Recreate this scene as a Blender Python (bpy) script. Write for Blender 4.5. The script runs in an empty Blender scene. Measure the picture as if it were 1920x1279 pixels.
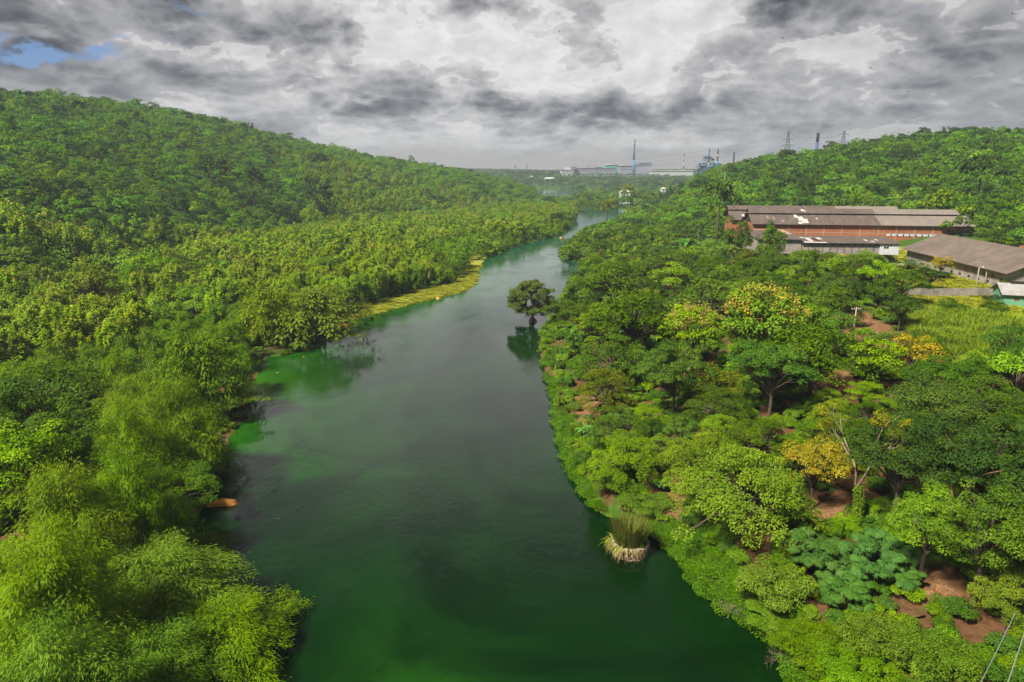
import bpy, math, random
import numpy as np
from math import radians as R, sin, cos, pi, exp, tan, atan2

SEED = 7
rng = np.random.default_rng(SEED)
random.seed(SEED)
SC = bpy.context.scene
COL = SC.collection

# ------------------------------------------------------------------ camera
CAM_Z = 45.0
PITCH = R(14.1)
FPX = 1280.0
cam_d = bpy.data.cameras.new("camera")
cam = bpy.data.objects.new("camera", cam_d)
COL.objects.link(cam)
cam.location = (0, 0, CAM_Z)
cam.rotation_euler = (R(90) - PITCH, 0, 0)
cam_d.sensor_width = 36
cam_d.lens = 24
cam_d.clip_start = 0.5
cam_d.clip_end = 20000
SC.camera = cam

# ------------------------------------------------------------------ render / exposure
SC.view_settings.view_transform = 'Standard'
SC.view_settings.look = 'None'
SC.view_settings.exposure = 0.85
SC.view_settings.gamma = 1
SC.render.engine = 'CYCLES'
cy = SC.cycles
cy.max_bounces = 6
cy.diffuse_bounces = 3
cy.glossy_bounces = 2
cy.transmission_bounces = 3
cy.volume_bounces = 0
cy.transparent_max_bounces = 4
cy.caustics_reflective = False
cy.caustics_refractive = False
cy.use_denoising = True
cy.sample_clamp_indirect = 4

# ------------------------------------------------------------------ projection helpers
FW = np.array([0, cos(PITCH), -sin(PITCH)])
UP = np.array([0, sin(PITCH), cos(PITCH)])


def ray(px, py):
    return FW + np.array([(px - 960) / FPX, 0, 0]) + UP * ((639.5 - py) / FPX)


def at(px, py, z=0.0):
    d = ray(px, py)
    t = (z - CAM_Z) / d[2]
    return np.array([d[0] * t, d[1] * t, z])


def project(x, y, z):
    dz = np.asarray(z) - CAM_Z
    dep = y * FW[1] + dz * FW[2]
    v = y * UP[1] + dz * UP[2]
    dep = np.where(np.abs(dep) < 1e-3, 1e-3, dep)
    return 960 + FPX * np.asarray(x) / dep, 639.5 - FPX * v / dep, dep


def tan_el(px, py):
    d = ray(px, py)
    return d[2] / math.hypot(d[0], d[1])


def az_of(px, py=320):
    d = ray(px, py)
    return atan2(d[0], d[1])


def z_at(px, py, Y):
    d = ray(px, py)
    return CAM_Z + d[2] / d[1] * Y


def pos(px, py, Y):
    d = ray(px, py)
    t = Y / d[1]
    return np.array([d[0] * t, Y, CAM_Z + d[2] * t])



# ------------------------------------------------------------------ node helpers
class NT:
    def __init__(s, tree):
        s.t = tree
        s.n = tree.nodes
        s.l = tree.links

    def new(s, typ, **kw):
        n = s.n.new(typ)
        for k, v in kw.items():
            setattr(n, k, v)
        return n

    def put(s, sock, v):
        if v is None:
            return
        if hasattr(v, 'links') or isinstance(v, bpy.types.NodeSocket):
            s.l.new(v, sock)
        else:
            if isinstance(v, (tuple, list)) and len(v) == 3 and sock.type == 'RGBA':
                v = (*v, 1)
            sock.default_value = v

    def m(s, op, a, b=None, c=None, clamp=False):
        n = s.new('ShaderNodeMath', operation=op)
        n.use_clamp = clamp
        s.put(n.inputs[0], a)
        s.put(n.inputs[1], b)
        s.put(n.inputs[2], c)
        return n.outputs[0]

    def vm(s, op, a, b=None, scale=None):
        n = s.new('ShaderNodeVectorMath', operation=op)
        s.put(n.inputs[0], a)
        if b is not None:
            s.put(n.inputs[1], b)
        if scale is not None:
            s.put(n.inputs[3], scale)
        return n.outputs[0]

    def mix(s, f, a, b, blend='MIX'):
        n = s.new('ShaderNodeMix', data_type='RGBA', blend_type=blend)
        s.put(n.inputs[0], f)
        s.put(n.inputs[6], a)
        s.put(n.inputs[7], b)
        return n.outputs[2]

    def rng(s, v, a, b, c=0.0, d=1.0, smooth=False):
        n = s.new('ShaderNodeMapRange')
        if smooth:
            n.interpolation_type = 'SMOOTHSTEP'
        s.put(n.inputs[0], v)
        for i, q in enumerate((a, b, c, d)):
            n.inputs[i + 1].default_value = q
        return n.outputs[0]

    def noise(s, vec, scale, detail=4, rough=0.5, dist=0.0, color=False):
        n = s.new('ShaderNodeTexNoise')
        s.put(n.inputs['Vector'], vec)
        n.inputs['Scale'].default_value = scale
        n.inputs['Detail'].default_value = detail
        n.inputs['Roughness'].default_value = rough
        n.inputs['Distortion'].default_value = dist
        return n.outputs['Color' if color else 'Fac']

    def comb(s, x, y, z=0.0):
        n = s.new('ShaderNodeCombineXYZ')
        for i, q in enumerate((x, y, z)):
            s.put(n.inputs[i], q)
        return n.outputs[0]

    def sep(s, v):
        n = s.new('ShaderNodeSeparateXYZ')
        s.put(n.inputs[0], v)
        return n.outputs

    def attr(s, name):
        n = s.new('ShaderNodeAttribute')
        n.attribute_name = name
        return n


def lin(r, g, b):
    f = lambda c: (c / 255 / 12.92) if c / 255 <= 0.04045 else ((c / 255 + 0.055) / 1.055) ** 2.4
    return (f(r), f(g), f(b))


# ------------------------------------------------------------------ sky + sun
SUN_EL, SUN_AZ = R(50), R(-128)          # azimuth from +Y towards +X
world = bpy.data.worlds.new("World")
SC.world = world
world.use_nodes = True
W = NT(world.node_tree)
W.n.clear()
wout = W.new('ShaderNodeOutputWorld')
bg = W.new('ShaderNodeBackground')
bg.inputs[1].default_value = 0.1
W.l.new(bg.outputs[0], wout.inputs[0])
sky = W.new('ShaderNodeTexSky', sky_type='NISHITA')
sky.sun_disc = False
sky.sun_elevation = SUN_EL
sky.sun_rotation = SUN_AZ
sky.dust_density = 2.0
tc = W.new('ShaderNodeTexCoord')
gdir = tc.outputs['Generated']
gx, gy, gz = W.sep(gdir)
azn = W.m('ARCTAN2', gx, gy)
eln = W.m('ARCSINE', gz)
zz = W.m('ADD', W.m('MAXIMUM', gz, 0.0), 0.16)
Pp = W.comb(W.m('DIVIDE', gx, zz), W.m('DIVIDE', gy, zz), W.m('MULTIPLY', gz, 1.5))
wrp = W.noise(W.comb(W.m('MULTIPLY', azn, 2.8), W.m('MULTIPLY', eln, 4.0), 0.0), 3.2, 7, 0.62, color=True)
wx, wy, wz_ = W.sep(wrp)
azw = W.m('ADD', azn, W.m('MULTIPLY', W.m('SUBTRACT', wx, 0.5), 0.22))
elw = W.m('ADD', eln, W.m('MULTIPLY', W.m('SUBTRACT', wy, 0.5), 0.11))


def blobs(items):
    tot = None
    for px, py, w, h, amp in items:
        a = az_of(px, py)
        e = math.atan(tan_el(px, py))
        u = W.m('DIVIDE', W.m('SUBTRACT', azw, a), w / FPX)
        v = W.m('DIVIDE', W.m('SUBTRACT', elw, e), h / FPX)
        q = W.m('MULTIPLY_ADD', u, u, W.m('MULTIPLY', v, v))
        g = W.m('MULTIPLY', W.m('EXPONENT', W.m('MULTIPLY', q, -1.0)), amp)
        tot = g if tot is None else W.m('ADD', tot, g)
    return tot


dark_items = [
    (90, 25, 260, 42, .30), (420, 15, 110, 38, .18), (600, 60, 62, 52, .42), (900, 8, 110, 32, .40),
    (1085, 70, 62, 52, .42), (1450, 55, 80, 60, .42), (1560, 15, 120, 25, .25), (1750, 75, 80, 40, .36),
    (360, 140, 120, 34, .20), (490, 140, 90, 30, .22), (620, 185, 80, 30, .20), (770, 195, 80, 34, .36),
    (745, 140, 50, 30, .26), (920, 200, 100, 26, .32), (1120, 225, 150, 24, .34), (1190, 190, 140, 18, .20),
    (1480, 150, 110, 22, .24), (1660, 165, 90, 16, .20), (1900, 90, 60, 40, .15), (1290, 120, 40, 30, .15),
    (1400, 225, 220, 22, .16), (960, 130, 70, 26, .14), (1240, 205, 200, 30, .12), (40, 110, 60, 50, .16),
    (250, 130, 90, 25, .12), (1800, 200, 160, 30, .10), (500, 225, 120, 20, .10),
]
light_items = [
    (430, 88, 120, 26, .16), (1640, 40, 60, 55, .20), (1860, 25, 80, 35, .14), (300, 95, 60, 20, .08), (1560, 120, 60, 30, .10),
    (720, 60, 90, 60, .22), (1000, 110, 80, 40, .20), (1240, 60, 90, 80, .28), (130, 125, 50, 20, .10),
    (820, 70, 120, 40, .20), (1060, 150, 60, 30, .12), (1620, 120, 60, 50, .08), (1180, 140, 60, 30, .12),
]
elc = W.m('MAXIMUM', eln, 0.0)
elp = W.m('ADD', W.m('MULTIPLY', elc, 1.3), W.m('MULTIPLY', W.m('SUBTRACT', 1.0, W.m('EXPONENT', W.m('DIVIDE', elc, -0.12))), 0.264))
def cloud_field(dx, dz):
    q = W.comb(W.m('ADD', W.m('MULTIPLY', azn, 2.8), dx), W.m('MULTIPLY_ADD', elp, 2.8, dz), 3.1)
    q = W.vm('ADD', q, W.vm('MULTIPLY', W.vm('SUBTRACT', W.noise(q, 9.0, 5, 0.6, color=True), (.5, .5, .5)), (.10, .10, 0)))
    base = W.noise(q, 2.6, 3, 0.5)
    tot = W.m('MULTIPLY', base, 1.0)
    for sc, am in ((5.0, .30), (11.0, .15), (24.0, .07), (50.0, .03)):
        nn = W.m('ABSOLUTE', W.m('MULTIPLY_ADD', W.noise(q, sc, 0, 0.5), 2.0, -1.0))
        tot = W.m('ADD', tot, W.m('MULTIPLY', W.m('SUBTRACT', .25, nn), -am * 2))
    return tot


n1 = cloud_field(0.0, 0.0)
n2 = cloud_field(-0.03, 0.075)
n3 = W.noise(W.comb(W.m('MULTIPLY', azn, 2.8), W.m('MULTIPLY', elp, 2.8), 3.1), 7.0, 7, 0.62, 0.2)
loc = W.m('SUBTRACT', W.m('MULTIPLY', blobs(dark_items), 0.85), blobs(light_items))
cover_ = W.m('ADD', W.rng(eln, 0.10, 0.24, 0.125, -0.03, smooth=True), W.rng(azn, -0.55, -0.15, 0.10, 0.0, smooth=True))
cover_ = W.m('ADD', cover_, W.rng(azn, 0.25, 0.60, 0.0, 0.07, smooth=True))
dens = W.m('ADD', W.m('ADD', n1, loc), cover_)
drk = W.m('ADD', W.m('MULTIPLY', W.rng(dens, 0.50, 0.60, smooth=True), 0.34), W.m('MULTIPLY', W.rng(dens, 0.56, 1.08, smooth=True), 0.66))
relief = W.m('MULTIPLY', W.m('SUBTRACT', n1, n2), 1.0)
bright = W.m('SUBTRACT', 0.80, W.m('MULTIPLY', drk, 0.53))
bright = W.m('ADD', bright, W.m('MULTIPLY', relief, W.m('ADD', 0.35, W.m('MULTIPLY', drk, 0.45))))
# broad light falloff to the sides as the sun stands behind the middle clouds
side = W.m('MULTIPLY', azn, azn)
bright = W.m('MULTIPLY', bright, W.m('SUBTRACT', 1.0, W.m('MINIMUM', W.m('MULTIPLY', side, 0.75), 0.38)))
bright = W.m('MULTIPLY', bright, W.rng(eln, 0.36, 0.66, 1.0, 0.22, smooth=True))
bright = W.m('MAXIMUM', bright, 0.11)
tone = W.mix(W.rng(bright, 0.10, 0.62), lin(168, 177, 193), lin(255, 252, 252))
ccol = W.mix(1.0, tone, W.comb(bright, bright, bright), 'MULTIPLY')
# pale warm band above the horizon
hz = W.rng(W.m('ADD', eln, W.m('MULTIPLY', W.m('SUBTRACT', n1, 0.5), 0.06)), 0.008, 0.052, 1.0, 0.0, smooth=True)
ccol = W.mix(W.m('MULTIPLY', hz, 0.88), ccol, (0.385, 0.350, 0.315))
ccol = W.mix(1.0, ccol, (5.6, 5.6, 5.6), 'MULTIPLY')
bl = blobs([(110, 92, 110, 20, 1.2), (330, 6, 60, 10, .8), (265, 75, 60, 8, .6)])
bluef = W.rng(W.m('ADD', bl, W.m('MULTIPLY', W.m('SUBTRACT', n3, 0.5), 1.4)), 0.45, 1.0, smooth=True)
skyc = W.mix(1.0, sky.outputs[0], (0.34, 0.50, 0.80), 'MULTIPLY')
fin = W.mix(W.m('MULTIPLY', bluef, 0.85), ccol, skyc)
W.l.new(fin, bg.inputs[0])

sun_d = bpy.data.lights.new("sun", 'SUN')
sun = bpy.data.objects.new("sun", sun_d)
COL.objects.link(sun)
sun_d.energy = 5.0
sun_d.angle = R(7)
sun_d.color = (1.0, 0.95, 0.84)
sun.location = (0, 0, 300)
# direction towards sun
sd = np.array([sin(SUN_AZ) * cos(SUN_EL), cos(SUN_AZ) * cos(SUN_EL), sin(SUN_EL)])
sun.rotation_euler = (R(90) - SUN_EL, 0, pi - SUN_AZ)


# ------------------------------------------------------------------ object helpers
def tag(o, label=None, cat=None, group=None, kind=None):
    if label:
        o['label'] = label
    if cat:
        o['category'] = cat
    if group:
        o['group'] = group
    if kind:
        o['kind'] = kind
    return o


def empty(name, loc=(0, 0, 0), rz=0.0, s=1.0):
    o = bpy.data.objects.new(name, None)
    o.empty_display_size = 0.5
    COL.objects.link(o)
    o.location = loc
    o.rotation_euler = (0, 0, rz)
    o.scale = (s, s, s)
    return o


def link(name, me, parent=None, loc=None, rot=None, scl=None):
    o = bpy.data.objects.new(name, me)
    COL.objects.link(o)
    if parent:
        o.parent = parent
    if loc is not None:
        o.location = loc
    if rot is not None:
        o.rotation_euler = rot
    if scl is not None:
        o.scale = scl
    return o


def np_mesh(name, V, F4=None, F3=None, mats=(), tint=None, midx=None, smooth=False):
    """V (n,3); F4 (m,4) quads; F3 (k,3) triangles"""
    me = bpy.data.meshes.new(name)
    V = np.asarray(V, dtype=np.float32)
    n4 = 0 if F4 is None else len(F4)
    n3 = 0 if F3 is None else len(F3)
    loops = []
    if n4:
        loops.append(np.asarray(F4, dtype=np.int32).ravel())
    if n3:
        loops.append(np.asarray(F3, dtype=np.int32).ravel())
    L = np.concatenate(loops)
    me.vertices.add(len(V))
    me.vertices.foreach_set('co', V.ravel())
    me.loops.add(len(L))
    me.loops.foreach_set('vertex_index', L)
    me.polygons.add(n4 + n3)
    starts = np.concatenate([np.arange(n4) * 4, n4 * 4 + np.arange(n3) * 3]).astype(np.int32)
    me.polygons.foreach_set('loop_start', starts)
    if smooth:
        me.polygons.foreach_set('use_smooth', np.ones(n4 + n3, dtype=bool))
    for m in mats:
        me.materials.append(m)
    if midx is not None:
        me.polygons.foreach_set('material_index', np.asarray(midx, dtype=np.int32))
    if tint is not None:
        a = me.attributes.new('tint', 'FLOAT', 'FACE')
        a.data.foreach_set('value', np.asarray(tint, dtype=np.float32))
    me.update(calc_edges=True)
    return me


class MB:
    """collects boxes, tubes, prisms; build() makes ONE mesh object"""

    def __init__(s):
        s.V = []
        s.F = []

    def add(s, vs, fs):
        b = len(s.V)
        s.V += [tuple(map(float, v)) for v in vs]
        s.F += [tuple(b + i for i in f) for f in fs]
        return s

    def box(s, x0, x1, y0, y1, z0, z1):
        vs = [(x0, y0, z0), (x1, y0, z0), (x1, y1, z0), (x0, y1, z0), (x0, y0, z1), (x1, y0, z1), (x1, y1, z1), (x0, y1, z1)]
        return s.add(vs, [(0, 3, 2, 1), (4, 5, 6, 7), (0, 1, 5, 4), (1, 2, 6, 5), (2, 3, 7, 6), (3, 0, 4, 7)])

    def slab(s, a, b, c, d, t):
        """quad a,b,c,d with thickness t straight down"""
        lo = [(p[0], p[1], p[2] - t) for p in (a, b, c, d)]
        return s.add([a, b, c, d] + lo, [(0, 1, 2, 3), (7, 6, 5, 4), (0, 4, 5, 1), (1, 5, 6, 2), (2, 6, 7, 3), (3, 7, 4, 0)])

    def tube(s, pts, rad, n=6, cap=True):
        pts = [np.array(p, float) for p in pts]
        if not hasattr(rad, '__len__'):
            rad = [rad] * len(pts)
        vs, fs = [], []
        for i, p in enumerate(pts):
            d = pts[min(i + 1, len(pts) - 1)] - pts[max(i - 1, 0)]
            d = d / (np.linalg.norm(d) + 1e-9)
            a = np.array([0, 0, 1.0]) if abs(d[2]) < 0.9 else np.array([1.0, 0, 0])
            u = np.cross(d, a)
            u /= np.linalg.norm(u)
            w = np.cross(d, u)
            for k in range(n):
                t = 2 * pi * k / n
                vs.append(p + rad[i] * (cos(t) * u + sin(t) * w))
        for i in range(len(pts) - 1):
            for k in range(n):
                fs.append((i * n + k, i * n + (k + 1) % n, (i + 1) * n + (k + 1) % n, (i + 1) * n + k))
        if cap:
            fs.append(tuple(range(n))[::-1])
            fs.append(tuple((len(pts) - 1) * n + k for k in range(n)))
        return s.add(vs, fs)

    def mesh(s, name, mat, smooth=False):
        me = bpy.data.meshes.new(name)
        me.from_pydata(s.V, [], s.F)
        me.materials.append(mat)
        if smooth:
            me.polygons.foreach_set('use_smooth', np.ones(len(s.F), dtype=bool))
        me.update()
        return me

    def build(s, name, mat, parent=None, smooth=False):
        return link(name, s.mesh(name, mat, smooth), parent)


# ------------------------------------------------------------------ water outline (world metres)
LB = [(365, 1279), (352, 1180), (352, 1060), (362, 985), (398, 925), (425, 872), (430, 820), (468, 772), (474, 722),
      (498, 672), (560, 662), (628, 634), (648, 603), (720, 585), (800, 563), (865, 549), (892, 532), (896, 506),
      (912, 484), (950, 468), (1010, 452), (1062, 437), (1080, 414), (1085, 401), (1083, 394)]
RB = [(1488, 1279), (1466, 1232), (1440, 1195), (1380, 1158), (1330, 1122), (1292, 1082), (1268, 1040), (1228, 1008),
      (1175, 978), (1130, 965), (1106, 938), (1082, 905), (1060, 858), (1044, 800), (1038, 745), (1024, 700), (1010, 655),
      (1016, 622), (1036, 603), (1052, 560), (1068, 520), (1088, 505), (1084, 494), (1050, 488), (1048, 470), (1066, 455),
      (1078, 440), (1100, 425), (1140, 411), (1240, 404), (1420, 400)]
lbw = [at(*p)[:2] for p in LB]
rbw = [at(*p)[:2] for p in RB]
north = [at(1300, 391)[:2], at(1420, 391)[:2]]
poly_river = [(-38.0, -400.0), (-32.0, 20.0)] + lbw + north + rbw[::-1] + [(40.0, 20.0), (60.0, -400.0)]
poly_river = np.array([[float(a), float(b)] for a, b in poly_river])
poly_lake = np.array([at(*p)[:2] for p in [(900, 369), (1000, 367.5), (1085, 367), (1135, 363), (1120, 354.5), (900, 354.5)]])


def poly_sd(P, poly):
    """distance to polygon; negative inside"""
    x, y = P[:, 0], P[:, 1]
    best = np.full(len(P), 1e18)
    inside = np.zeros(len(P), bool)
    n = len(poly)
    for i in range(n):
        ax, ay = poly[i]
        bx, by = poly[(i + 1) % n]
        dx, dy = bx - ax, by - ay
        t = np.clip(((x - ax) * dx + (y - ay) * dy) / (dx * dx + dy * dy), 0, 1)
        best = np.minimum(best, (ax + t * dx - x) ** 2 + (ay + t * dy - y) ** 2)
        if ay != by:
            c = ((ay > y) != (by > y)) & (x < (bx - ax) * (y - ay) / (by - ay) + ax)
            inside ^= c
    d = np.sqrt(best)
    return np.where(inside, -d, d)


def sstep(a, b, v):
    t = np.clip((v - a) / (b - a), 0, 1)
    return t * t * (3 - 2 * t)


def smin(a, b, k):
    h = np.clip(0.5 + 0.5 * (b - a) / k, 0, 1)
    return b * (1 - h) + a * h - k * h * (1 - h)


def vnoise(x, y, s, seed=0):
    """cheap smooth value noise"""
    x = x / s + seed * 17.3
    y = y / s - seed * 9.1
    xi, yi = np.floor(x), np.floor(y)
    fx, fy = x - xi, y - yi
    fx = fx * fx * (3 - 2 * fx)
    fy = fy * fy * (3 - 2 * fy)

    def h(a, b):
        v = np.sin(a * 127.1 + b * 311.7 + seed * 3.7) * 43758.5453
        return v - np.floor(v)
    return (h(xi, yi) * (1 - fx) + h(xi + 1, yi) * fx) * (1 - fy) + (h(xi, yi + 1) * (1 - fx) + h(xi + 1, yi + 1) * fx) * fy


SILL = [(-300, 150), (0, 167), (100, 176), (200, 184), (300, 200), (400, 218), (500, 246), (600, 268), (700, 288),
        (800, 298), (860, 306), (905, 320), (960, 337), (1000, 347), (1040, 360), (1090, 372)]
SILR = [(1090, 352), (1160, 350), (1240, 342), (1300, 325), (1370, 306), (1440, 293), (1520, 285), (1600, 268), (1680, 256),
        (1750, 249), (1840, 240), (1920, 245), (2200, 255)]
azl = np.array([az_of(a, b) for a, b in SILL])
tel = np.array([tan_el(a, b) for a, b in SILL])
azr = np.array([az_of(a, b) for a, b in SILR])
ter = np.array([tan_el(a, b) for a, b in SILR])
cy_ = np.array([(a[1] + b[1]) / 2 for a, b in ((at(365, 1279), at(1488, 1279)), (at(430, 820), at(1044, 800)), (at(628, 634), at(1020, 634)),
               (at(892, 532), at(1060, 532)), (at(1010, 452), at(1066, 452)), (at(1083, 400), at(1140, 400)))])
cx_ = np.array([(a[0] + b[0]) / 2 for a, b in ((at(365, 1279), at(1488, 1279)), (at(430, 820), at(1044, 800)), (at(628, 634), at(1020, 634)),
               (at(892, 532), at(1060, 532)), (at(1010, 452), at(1066, 452)), (at(1083, 400), at(1140, 400)))])
PLAT = 14.4


def H(x, y, full=False):
    x = np.atleast_1d(np.asarray(x, float))
    y = np.atleast_1d(np.asarray(y, float))
    P = np.stack([x, y], 1)
    d = np.minimum(poly_sd(P, poly_river), poly_sd(P, poly_lake))
    r = np.hypot(x, y)
    az = np.arctan2(x, y)
    dp = np.maximum(d, 0)
    nz = (vnoise(x, y, 60, 1) - .5) * 6 + (vnoise(x, y, 22, 2) - .5) * 2.2
    nz *= sstep(4, 60, dp)
    big = (vnoise(x, y, 170, 5) - .5) * 22 * sstep(60, 300, dp)
    # left bank and hill
    hl = 1.0 * (1 - np.exp(-dp / 2.5)) + 0.14 * dp + 0.00034 * dp ** 2
    hl = hl * (1 - 0.55 * np.exp(-((y - 215) / 60) ** 2) * np.exp(-dp / 25))
    T = np.interp(az, azl, tel)
    R0 = np.interp(az, [az_of(0), az_of(900)], [800, 1150])
    cap = 45 + r * T - 8.5 - 0.00022 * (r - R0) ** 2
    hl = smin(hl + nz + big, cap, 10)
    # right bank, terrace and hill
    hr = 2.2 * (1 - np.exp(-dp / 2.0)) + (PLAT - 2.2) * sstep(-8, 95, dp) - (PLAT - 2.2) * sstep(-8, 95, np.zeros_like(dp))
    hr = hr + nz * 0.5 * (1 - sstep(120, 150, r) * sstep(80, 110, x))
    r1 = np.interp(az, [az_of(1240), az_of(1900)], [470, 345])
    hill = 0.24 * np.maximum(0, r - r1) * sstep(az_of(1150), az_of(1400), az)
    lat = r * (az - az_of(1935))
    spur = 25 * np.exp(-((r - 325) / 42) ** 2) * np.exp(-(np.minimum(lat, 0) / 42) ** 2)
    capr = 45 + r * np.interp(az, azr, ter) - 9.5 - 0.0002 * (r - 760) ** 2
    hr = np.where(r > 260, smin(hr + hill + spur + (big + nz) * sstep(420, 520, r), np.maximum(capr, 2), 8), hr)
    lowr = sstep(400, 470, r) * (1 - sstep(az_of(1225), az_of(1330), az)) * .8
    hr = hr * (1 - np.maximum(lowr, 0.75 * sstep(850, 900, r) * (1 - sstep(90, 170, x))))
    # which side
    xc = np.interp(y, cy_, cx_)
    wl = np.where(y < 800, (x < xc).astype(float), 1 - sstep(20, 95, x))
    h = hl * wl + hr * (1 - wl)
    # far country beyond the lake
    hf = (1 - np.exp(-dp / 25)) * (3 + 22 * sstep(1550, 2250, r) + (vnoise(x, y, 260, 3) - .5) * 8 * (1 - sstep(2200, 2350, r)))
    hf = hf + 8 * sstep(2700, 3300, r) + 12 * sstep(2700, 3100, r) * (vnoise(x, y, 400, 8) - .3)
    wf = sstep(1320, 1560, r)
    h = h * (1 - wf) + hf * wf
    h = np.where(d < 0, -np.minimum(0.45 * -d, 5) - 0.05, np.maximum(h, 0.12 * (1 - np.exp(-dp))))
    # level yards for the warehouses
    if full:
        return h, d, wl
    return h


def H1(x, y):
    return float(H(x, y)[0])


_rr = np.concatenate([np.arange(30, 300, 1.0), np.arange(300, 1200, 4.0), np.arange(1200, 4200, 15.0)])


def hit(px, py, off=0.0):
    """first place where the line of sight meets the ground raised by off"""
    d = ray(px, py)
    hn = math.hypot(d[0], d[1])
    x = d[0] / hn * _rr
    y = d[1] / hn * _rr
    z = CAM_Z + d[2] / hn * _rr
    g = H(x, y) + off
    k = np.argmax(z < g)
    if not (z < g).any():
        k = len(_rr) - 1
    return x[k], y[k], g[k] - off


# ------------------------------------------------------------------ materials
def leaf_mat(name, a, b, c=None, trans=0.16, var=0.4, rough=0.55):
    m = bpy.data.materials.new(name)
    m.use_nodes = True
    n = NT(m.node_tree)
    n.n.clear()
    out = n.new('ShaderNodeOutputMaterial')
    t = n.attr('tint').outputs['Fac']
    oi = n.new('ShaderNodeObjectInfo').outputs['Random']
    col = n.mix(t, a, b)
    if c is not None:
        col = n.mix(n.rng(t, 0.9, 1.0), col, c)
    # each plant has its own leaf colour
    v = n.m('ADD', 1 - var / 2, n.m('MULTIPLY', oi, var))
    col = n.mix(1.0, col, n.comb(v, v, v), 'MULTIPLY')
    o2 = n.m('FRACT', n.m('MULTIPLY', oi, 7.13))
    hs = n.new('ShaderNodeHueSaturation')
    n.put(hs.inputs['Hue'], n.m('ADD', 0.488, n.m('MULTIPLY', o2, 0.022)))
    n.put(hs.inputs['Saturation'], n.m('ADD', 0.98, n.m('MULTIPLY', n.m('FRACT', n.m('MULTIPLY', oi, 13.7)), 0.10)))
    n.put(hs.inputs['Color'], col)
    p = n.new('ShaderNodeBsdfPrincipled')
    n.l.new(hs.outputs[0], p.inputs['Base Color'])
    p.inputs['Roughness'].default_value = rough
    p.inputs['Specular IOR Level'].default_value = 0.08
    tr = n.new('ShaderNodeBsdfTranslucent')
    tcol = n.mix(1.0, hs.outputs[0], (1.15, 1.1, 0.5), 'MULTIPLY')
    n.l.new(tcol, tr.inputs[0])
    mx = n.new('ShaderNodeMixShader')
    mx.inputs[0].default_value = trans
    n.l.new(p.outputs[0], mx.inputs[1])
    n.l.new(tr.outputs[0], mx.inputs[2])
    n.l.new(mx.outputs[0], out.inputs[0])
    return m


def pmat(name, col, rough=0.8, metal=0.0, noise=None, bump=0.0, col2=None, spec=0.3, bscale=None):
    """plain procedural material: two colours mixed by noise in object space"""
    m = bpy.data.materials.new(name)
    m.use_nodes = True
    n = NT(m.node_tree)
    p = n.n['Principled BSDF']
    p.inputs['Roughness'].default_value = rough
    p.inputs['Metallic'].default_value = metal
    p.inputs['Specular IOR Level'].default_value = spec
    co = n.new('ShaderNodeTexCoord').outputs['Object']
    if noise:
        f = n.rng(n.noise(co, noise, 6, 0.62), 0.35, 0.65)
        c2 = col2 or tuple(v * 0.6 for v in col)
        n.l.new(n.mix(f, col, c2), p.inputs['Base Color'])
    else:
        p.inputs['Base Color'].default_value = (*col, 1)
    if bump:
        b = n.new('ShaderNodeBump')
        b.inputs['Strength'].default_value = bump
        b.inputs['Distance'].default_value = 0.1
        n.l.new(n.noise(co, bscale or (noise or 2) * 3, 5, 0.6), b.inputs['Height'])
        n.l.new(b.outputs[0], p.inputs['Normal'])
    return m


M = {}
M['teak'] = leaf_mat('teak_leaf', (0.105, 0.210, 0.010), (0.330, 0.460, 0.018))
M['bamboo'] = leaf_mat('bamboo_leaf', (0.075, 0.165, 0.008), (0.200, 0.325, 0.016), trans=0.26)
M['bamboo_olive'] = leaf_mat('olive_bamboo_leaf', (0.095, 0.170, 0.008), (0.235, 0.320, 0.016), trans=0.26)
M['rain'] = leaf_mat('fine_leaf', (0.038, 0.088, 0.006), (0.125, 0.205, 0.012))
M['rain_light'] = leaf_mat('pale_fine_leaf', (0.095, 0.190, 0.008), (0.270, 0.380, 0.014))
M['broad'] = leaf_mat('broad_leaf', (0.036, 0.095, 0.010), (0.115, 0.205, 0.016))
M['dark'] = leaf_mat('dark_leaf', (0.018, 0.050, 0.008), (0.060, 0.115, 0.012))
M['hill'] = leaf_mat('hill_leaf', (0.056, 0.165, 0.012), (0.200, 0.365, 0.020), var=0.7)
M['shrub'] = leaf_mat('shrub_leaf', (0.070, 0.150, 0.008), (0.210, 0.330, 0.014), var=0.6)
M['olive'] = leaf_mat('olive_leaf', (0.080, 0.115, 0.008), (0.200, 0.225, 0.016))
M['yellow'] = leaf_mat('yellow_leaf', (0.17, 0.17, 0.008), (0.42, 0.31, 0.012), trans=0.26)
M['yellowish'] = leaf_mat('yellowish_leaf', (0.16, 0.19, 0.008), (0.32, 0.29, 0.014), trans=0.26)
M['flower'] = leaf_mat('cream_blossom', (0.36, 0.33, 0.05), (0.52, 0.45, 0.10), trans=0.3, var=0.3)
M['flower_gold'] = leaf_mat('golden_blossom', (0.34, 0.27, 0.05), (0.50, 0.39, 0.09), trans=0.3, var=0.3)
M['cassava'] = leaf_mat('bluish_leaf', (0.040, 0.105, 0.017), (0.115, 0.230, 0.042), var=.2)
M['palm'] = leaf_mat('palm_leaf', (0.050, 0.100, 0.010), (0.140, 0.210, 0.020))
M['banana'] = leaf_mat('banana_leaf', (0.070, 0.190, 0.025), (0.160, 0.320, 0.060), trans=0.26)
M['grass'] = leaf_mat('grass_blade', (0.090, 0.175, 0.008), (0.270, 0.350, 0.020), (0.34, 0.30, 0.10), var=0.8)
M['lawn'] = leaf_mat('lawn_blade', (0.16, 0.23, 0.006), (0.32, 0.34, 0.010), (0.36, 0.27, 0.06), var=0.6)
M['straw'] = leaf_mat('straw_blade', (0.17, 0.10, 0.045), (0.34, 0.22, 0.10), var=0.6)
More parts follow.
